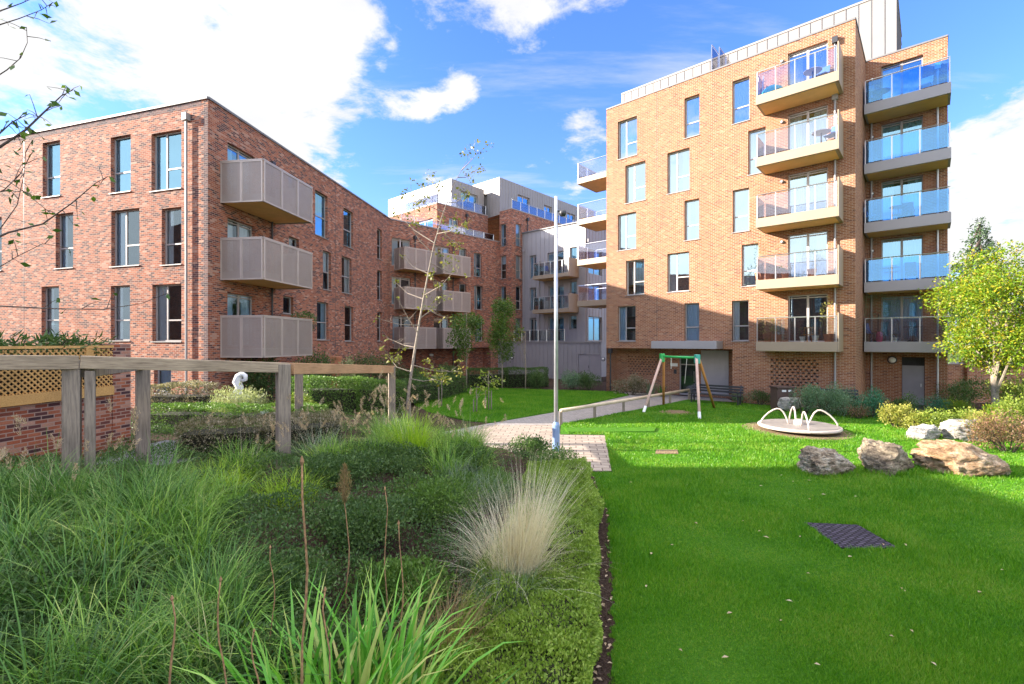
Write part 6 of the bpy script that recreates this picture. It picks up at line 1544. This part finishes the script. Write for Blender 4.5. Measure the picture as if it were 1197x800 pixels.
cov = MA('SUBTRACT', MA('ADD', cov, MA('MULTIPLY', bk_, .3)), MA('MULTIPLY', hi_, .14))  # low cloud bank added behind the camera, unseen, to fill the shade
top = N_('ShaderNodeMapRange', interpolation_type='SMOOTHSTEP'); nt.links.new(dz, top.inputs[0]); top.inputs[1].default_value = .60; top.inputs[2].default_value = .78
cov = MA('ADD', cov, MA('MULTIPLY', top.outputs[0], .3))  # overhead cloud added above the frame as neutral fill from the top
mr = N_('ShaderNodeMapRange', interpolation_type='SMOOTHSTEP'); nt.links.new(cov, mr.inputs[0]); mr.inputs[1].default_value = .49; mr.inputs[2].default_value = .66
cir = N_('ShaderNodeMapRange', interpolation_type='SMOOTHSTEP'); mpc = N_('ShaderNodeMapping'); mpc.inputs['Scale'].default_value = (.6, 2.6, 1); mpc.inputs['Rotation'].default_value = (0, 0, .5); nt.links.new(cmb.outputs[0], mpc.inputs[0]); nc = N_('ShaderNodeTexNoise'); nc.inputs['Scale'].default_value = 1.5; nc.inputs['Detail'].default_value = 8; nc.inputs['Roughness'].default_value = .62; nt.links.new(mpc.outputs[0], nc.inputs['Vector']); nt.links.new(nc.outputs['Fac'], cir.inputs[0]); cir.inputs[1].default_value = .48; cir.inputs[2].default_value = .78
hz = MA('MULTIPLY', MA('EXPONENT', MA('MULTIPLY', MA('MAXIMUM', dz, 0.0), -7.0)), .55)
mask = MA('MAXIMUM', MA('MAXIMUM', mr.outputs[0], hz, True), MA('MULTIPLY', cir.outputs[0], .55))
tint = N_('ShaderNodeMix', data_type='RGBA', blend_type='MULTIPLY'); tint.inputs[0].default_value = 1.0; nt.links.new(sky.outputs[0], tint.inputs[6]); tint.inputs[7].default_value = SKYTINT
shade = N_('ShaderNodeMix', data_type='RGBA'); nt.links.new(wn(2.6, 5, .6, (1, 4, 0)), shade.inputs[0]); shade.inputs[6].default_value = CLOUD_A; shade.inputs[7].default_value = CLOUD_B
lit = N_('ShaderNodeVectorMath', operation='SCALE'); nt.links.new(shade.outputs[2], lit.inputs[0]); nt.links.new(MA('ADD', MA('ADD', MA('MULTIPLY', bk_, FILL_CLOUD_BACK), MA('MULTIPLY', top.outputs[0], FILL_CLOUD_TOP)), 1.0), lit.inputs['Scale'])
mix = N_('ShaderNodeMix', data_type='RGBA'); nt.links.new(mask, mix.inputs[0]); nt.links.new(tint.outputs[2], mix.inputs[6]); nt.links.new(lit.outputs[0], mix.inputs[7])
bg = N_('ShaderNodeBackground'); bg.inputs[1].default_value = SKY_STRENGTH; nt.links.new(mix.outputs[2], bg.inputs[0])
wo = N_('ShaderNodeOutputWorld'); nt.links.new(bg.outputs[0], wo.inputs[0])
sl = bpy.data.lights.new('sun', 'SUN'); sl.energy = SUN_STRENGTH; sl.angle = R(.5); sl.color = (1.0, .90, .76)
so = bpy.data.objects.new('sun', sl); COL.objects.link(so); so.rotation_euler = SUNDIR.to_track_quat('-Z', 'Y').to_euler(); so.location = (-30, 0, 30)
cam = bpy.data.cameras.new('camera'); cam.sensor_width = 36; cam.lens = 36 * F / 1197; cam.clip_end = 2000; cam.clip_start = .05
co = bpy.data.objects.new('camera', cam); COL.objects.link(co); co.location = (0, 0, HC); co.rotation_euler = (math.pi / 2, 0, 0); scene.camera = co
vs = scene.view_settings; vs.view_transform = 'Standard'; vs.look = 'None'; vs.exposure = EXPOSURE; vs.gamma = 1.0; vs.use_curve_mapping = False
scene.cycles.max_bounces = 8; scene.cycles.transparent_max_bounces = 16; scene.cycles.use_denoising = True
